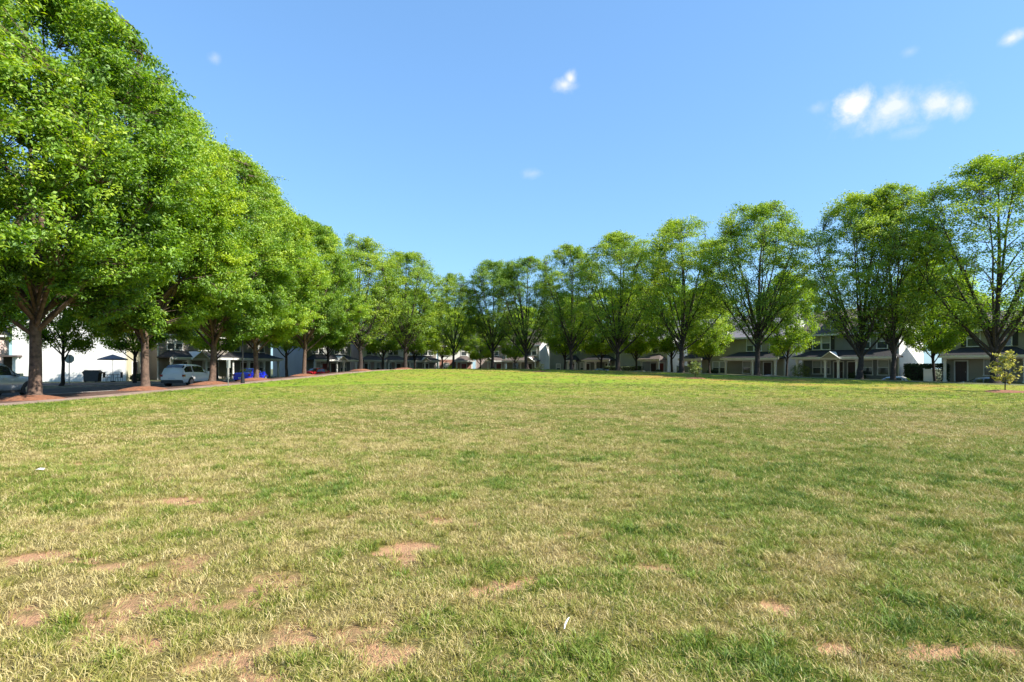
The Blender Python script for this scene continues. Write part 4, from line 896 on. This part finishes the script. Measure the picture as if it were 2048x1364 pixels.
leaf_lump('hedge', (43.9, 60.2, 0), 1.9, .8, .95, 6000, .16, 'leaf_shrub', 'dark hedge between the grey townhouse and the white fence', 'hedge', 2, R(-49), True)
bush_spots = [(27.4, 78.0, .8, .6, 'leaf_shrub', 'dark bush beside the left porch of the beige house'), (35.0, 69.0, 1.0, 1.0, 'leaf_sapling', 'speckled shrub in the sunlit gap left of the grey townhouse'), (39.0, 64.3, .8, .55, 'leaf_shrub', 'low dark bush in front of the grey townhouse porch'), (4.4, 98.6, .8, .8, 'leaf_shrub', 'dark bush beside the hipped porch near the white end wall'), (1.0, 100.6, .9, .5, 'leaf_shrub', 'low dark bush in front of the brown hipped porch'),
              (-10.6, 100.0, .9, .9, 'leaf_fresh', 'light green bush in front of the brick lower wall'), (-22.7, 94.0, .7, .6, 'leaf_fresh', 'light green bush right of the red car'), (-39.6, 60.2, .7, .45, 'leaf_shrub', 'round bush at the foot of the cream wall'), (-16.5, 97.4, .8, .7, 'leaf_yellow', 'pale bush before the taupe porch'), (21.5, 83.6, .7, .6, 'leaf_shrub', 'dark bush beside the pink porch doors')]
for i, (x, y, r_, h_, lf, lb) in enumerate(bush_spots): tag(leaf_lump('bush', (x, y, .02), r_, r_, h_, 2200, .13, lf, lb, 'bush', 30 + i), group='bushes by the houses')
def fence(name, p, q, h, m, label, cat, board=.14, gap=.004, z=.05):
    """board fence, each board its own piece"""
    p = Vector((p[0], p[1], z)); q = Vector((q[0], q[1], z)); L_ = (q - p).length; rz = math.atan2(q.y - p.y, q.x - p.x)
    F_ = empty(name, p, rz); tag(F_, label, cat)
    bm_ = MB().box(0, board, -.012, .012, .04, h).mesh('board', M[m]); k = int(L_ / (board + gap))
    for i in range(k): link('board', bm_, F_, (i * (board + gap), random.uniform(-.004, .004), random.uniform(-.015, .015)))
    for zz in (.3, h - .3): MB().box(0, L_, .013, .06, zz - .045, zz + .045).build('rail', M[m], F_)
    for i in range(int(L_ / 2) + 1): MB().box(i * 2 - .05, i * 2 + .05, .061, .15, 0, h + .08).build('post', M[m], F_)
fence('fence', (43.3, 62.6), (45.0, 60.9), 1.75, 'wood_dark', 'dark board fence between the grey townhouse and the beige townhouse', 'fence')
fence('fence', (42.2, 58.3), (42.85, 57.6), 1.35, 'white_trim', 'white board fence beside the beige townhouse', 'fence')
fence('fence', (24.2, 83.6), (25.5, 82.1), 1.7, 'galv', 'grey board fence left of the beige house with grey roof', 'fence')

# litter on the lawn
b = MB(); b.tube([(-.02, -.07, .03), (-.008, -.02, .045), (.012, .03, .055), (.03, .065, .06)], [.004, .0065, .006, .003], 6); b.v = [(x * .8, y * .8, z * .7) for x, y, z in b.v]; o = b.build('litter_scrap', M['litter'], None, (.325, 3.42, ground_z(.325, 3.42) + .02)); tag(o, 'thin white curved scrap lying in the near grass', 'litter')
b = MB(); b.add([(-.09, -.05, 0), (.0, -.06, .025), (.1, -.03, .005), (.09, .05, .03), (0, .06, .01), (-.1, .04, .02), (0, 0, .05)], [(0, 1, 6), (1, 2, 6), (2, 3, 6), (3, 4, 6), (4, 5, 6), (5, 0, 6)]); b.v = [(x * .6, y * .6, z * .6) for x, y, z in b.v]; o = b.build('litter_scrap', M['litter'], None, (-7.15, 8.62, ground_z(-7.15, 8.62) + .03)); tag(o, 'small crumpled white paper scrap on the lawn at left', 'litter')

# ------------------------------------------------------------------ grass
def blade_mat():
    m, n, l = new_mat('grass_blade')
    out = n('ShaderNodeOutputMaterial')
    at = n('ShaderNodeAttribute'); at.attribute_name = 'tint'; at.attribute_type = 'INSTANCER'
    a2 = n('ShaderNodeAttribute'); a2.attribute_name = 'bv'
    s = n('ShaderNodeMath'); s.operation = 'ADD'; s.use_clamp = True; l(at.outputs['Fac'], s.inputs[0]); l(a2.outputs['Fac'], s.inputs[1])
    cr = n('ShaderNodeValToRGB'); e = cr.color_ramp.elements; e[0].position = 0; e[0].color = (.56, .45, .20, 1); e[1].position = 1; e[1].color = (.085, .145, .02, 1)
    for pos, c in ((.25, (.40, .335, .095, 1)), (.5, (.265, .275, .044, 1)), (.75, (.17, .26, .02, 1))):
        k = e.new(pos); k.color = c
    l(s.outputs[0], cr.inputs[0])
    d = n('ShaderNodeBsdfDiffuse'); l(cr.outputs[0], d.inputs[0]); t = n('ShaderNodeBsdfTranslucent'); l(cr.outputs[0], t.inputs[0])
    g = n('ShaderNodeBsdfGlossy'); g.inputs['Roughness'].default_value = .5; g.inputs['Color'].default_value = (.9, .92, .9, 1)
    m1 = n('ShaderNodeMixShader'); m1.inputs[0].default_value = .27; l(d.outputs[0], m1.inputs[1]); l(t.outputs[0], m1.inputs[2])
    m2 = n('ShaderNodeMixShader'); m2.inputs[0].default_value = .035; l(m1.outputs[0], m2.inputs[1]); l(g.outputs[0], m2.inputs[2]); l(m2.outputs[0], out.inputs[0])
    return m
BLADE = blade_mat()
tufts = bpy.data.collections.new('grass_tufts')
def tuft(i, nb, rad_, hmin, hmax, wd, lay, dry):
    g = np.random.default_rng(900 + i); V = []; F = []; A_ = []
    for k in range(nb):
        a = g.uniform(0, 6.28); r_ = rad_ * math.sqrt(g.random()); p = np.array([math.cos(a) * r_, math.sin(a) * r_, -.01])
        h = g.uniform(hmin, hmax); az = a + g.normal(0, .9); ln = h * g.uniform(lay * .4, lay * 1.5)
        dv = np.array([math.cos(az), math.sin(az), 0]); sd = np.array([-dv[1], dv[0], 0]) * wd * g.uniform(.6, 1.2) * .5
        tw = g.uniform(0, 6.28); sd = sd * abs(math.cos(tw)) + dv * wd * .4 * math.sin(tw)
        p1 = p + dv * ln * .35 + [0, 0, h * .6]; p2 = p + dv * ln + [0, 0, h * g.uniform(.75, 1.0)]
        b0 = len(V); V += [p - sd, p + sd, p1 + sd * .8, p1 - sd * .8, p2]; F += [(b0, b0 + 1, b0 + 2, b0 + 3), (b0 + 3, b0 + 2, b0 + 4)]
        v = -.45 * (g.random() < dry) + g.normal(0, .10); A_ += [v, v, v - .03, v - .03, v - .10]
    me = bpy.data.meshes.new('tuft'); me.from_pydata([tuple(q) for q in V], [], F); at_ = me.attributes.new('bv', 'FLOAT', 'POINT'); at_.data.foreach_set('value', np.array(A_, np.float32)); me.materials.append(BLADE)
    o = bpy.data.objects.new('tuft_%02d' % i, me); tufts.objects.link(o)
# 0-3 thin turf, 4-5 upright dark tufts, 6-7 wide far tufts
for i in range(4): tuft(i, 24, .062, .018, .048, .0050, 1.05, .34)
for i in range(4, 6): tuft(i, 38, .045, .03, .078, .0052, .9, .14)
for i in range(6, 8): tuft(i, 30, .17, .022, .052, .011, 1.1, .28)
tuft(8, 16, .075, .003, .014, .0034, 6.0, .9)

def scatter():
    g = np.random.default_rng(77); X = []; Y = []; S = []; I = []; T = []
    def band(r0_, r1_, dens, far, sc):
        half = R(56); A_ = half * (r1_ ** 2 - r0_ ** 2); n_ = int(A_ * dens)
        r_ = np.sqrt(g.uniform(r0_ ** 2, r1_ ** 2, n_)); a = g.uniform(-half, half, n_); x = r_ * np.sin(a); y = r_ * np.cos(a)
        e = edist(x, y); keep = e > 2.75; x, y, e = x[keep], y[keep], e[keep]
        G, C, Ru = lawn_fields(x, y, e); n_ = len(x)
        dn = (.40 + .85 * fbm(x * 2.6 + 40, y * 2.6, 91)) * (1 - .30 * smooth(2, -2, x) * smooth(8, 4, np.hypot(x, y)))
        keep = g.random(n_) < np.clip(dn * (1 - C * .85), 0, 1); x, y, e, G, C, Ru = (q[keep] for q in (x, y, e, G, C, Ru)); n_ = len(x)
        tuf = smooth(.52, .66, fbm(x * 4.6, y * 4.6, 123)) * .8
        isT = g.random(n_) < np.where(far, tuf * .35, tuf * .6)
        thatch = (~isT) & (g.random(n_) < .10 + .55 * C) & (not far)
        idx = np.where(isT, g.integers(4, 6, n_), g.integers(6, 8, n_) if far else g.integers(0, 4, n_))
        idx = np.where(thatch, 8, idx)
        tint = G * .80 + .10 - thatch * .35 + g.normal(0, .07, n_) + isT * .09 - Ru * .35 + .16 * smooth(22, 34, np.hypot(x, y))
        X.append(x); Y.append(y); S.append(sc * g.uniform(.75, 1.25, n_) * np.where(isT, 1.25 if far else .95, 1.0)); I.append(idx); T.append(tint)
    band(1.7, 4.5, 760, False, 1.0); band(4.5, 8, 480, False, 1.08); band(8, 14, 230, False, 1.3); band(14, 24, 60, True, .95); band(24, 42, 26, True, 1.2); band(42, 84, 3.0, True, 1.5)
    x = np.concatenate(X); y = np.concatenate(Y); z = lawn_h(x, y, edist(x, y)); n_ = len(x)
    me = bpy.data.meshes.new('grass'); me.vertices.add(n_); me.vertices.foreach_set('co', np.c_[x, y, z].astype(np.float32).ravel())
    flow = fbm(x * .5, y * .5, 140) * 9
    rot = np.c_[g.normal(0, .16, n_), g.normal(0, .16, n_), flow + g.uniform(0, 6.28, n_) * .8]
    def at(nm, ty, key, arr):
        a = me.attributes.new(nm, ty, 'POINT'); a.data.foreach_set(key, arr)
    at('rot', 'FLOAT_VECTOR', 'vector', rot.astype(np.float32).ravel()); at('scl', 'FLOAT', 'value', np.concatenate(S).astype(np.float32))
    at('idx', 'INT', 'value', np.concatenate(I).astype(np.int32)); at('tint', 'FLOAT', 'value', np.concatenate(T).astype(np.float32))
    o = link('grass', me); tag(o, 'short patchy grass, green and straw-coloured, covering the lawn', 'grass', kind='stuff')
    ng = bpy.data.node_groups.new('grass_scatter', 'GeometryNodeTree')
    ng.interface.new_socket('Geometry', in_out='INPUT', socket_type='NodeSocketGeometry'); ng.interface.new_socket('Geometry', in_out='OUTPUT', socket_type='NodeSocketGeometry')
    nn = ng.nodes.new; ll = ng.links.new
    gi = nn('NodeGroupInput'); go = nn('NodeGroupOutput'); ip = nn('GeometryNodeInstanceOnPoints'); ci_ = nn('GeometryNodeCollectionInfo')
    ci_.inputs['Collection'].default_value = tufts; ci_.inputs['Separate Children'].default_value = True; ci_.inputs['Reset Children'].default_value = True
    ip.inputs['Pick Instance'].default_value = True
    def na(nm, ty):
        q = nn('GeometryNodeInputNamedAttribute'); q.data_type = ty; q.inputs['Name'].default_value = nm; return q.outputs['Attribute']
    ll(gi.outputs[0], ip.inputs['Points']); ll(ci_.outputs[0], ip.inputs['Instance']); ll(na('idx', 'INT'), ip.inputs['Instance Index'])
    e2r = nn('FunctionNodeEulerToRotation'); ll(na('rot', 'FLOAT_VECTOR'), e2r.inputs[0]); ll(e2r.outputs[0], ip.inputs['Rotation']); ll(na('scl', 'FLOAT'), ip.inputs['Scale'])
    ll(ip.outputs[0], go.inputs[0])
    md = o.modifiers.new('scatter', 'NODES'); md.node_group = ng
    print('grass instances', n_)
scatter()
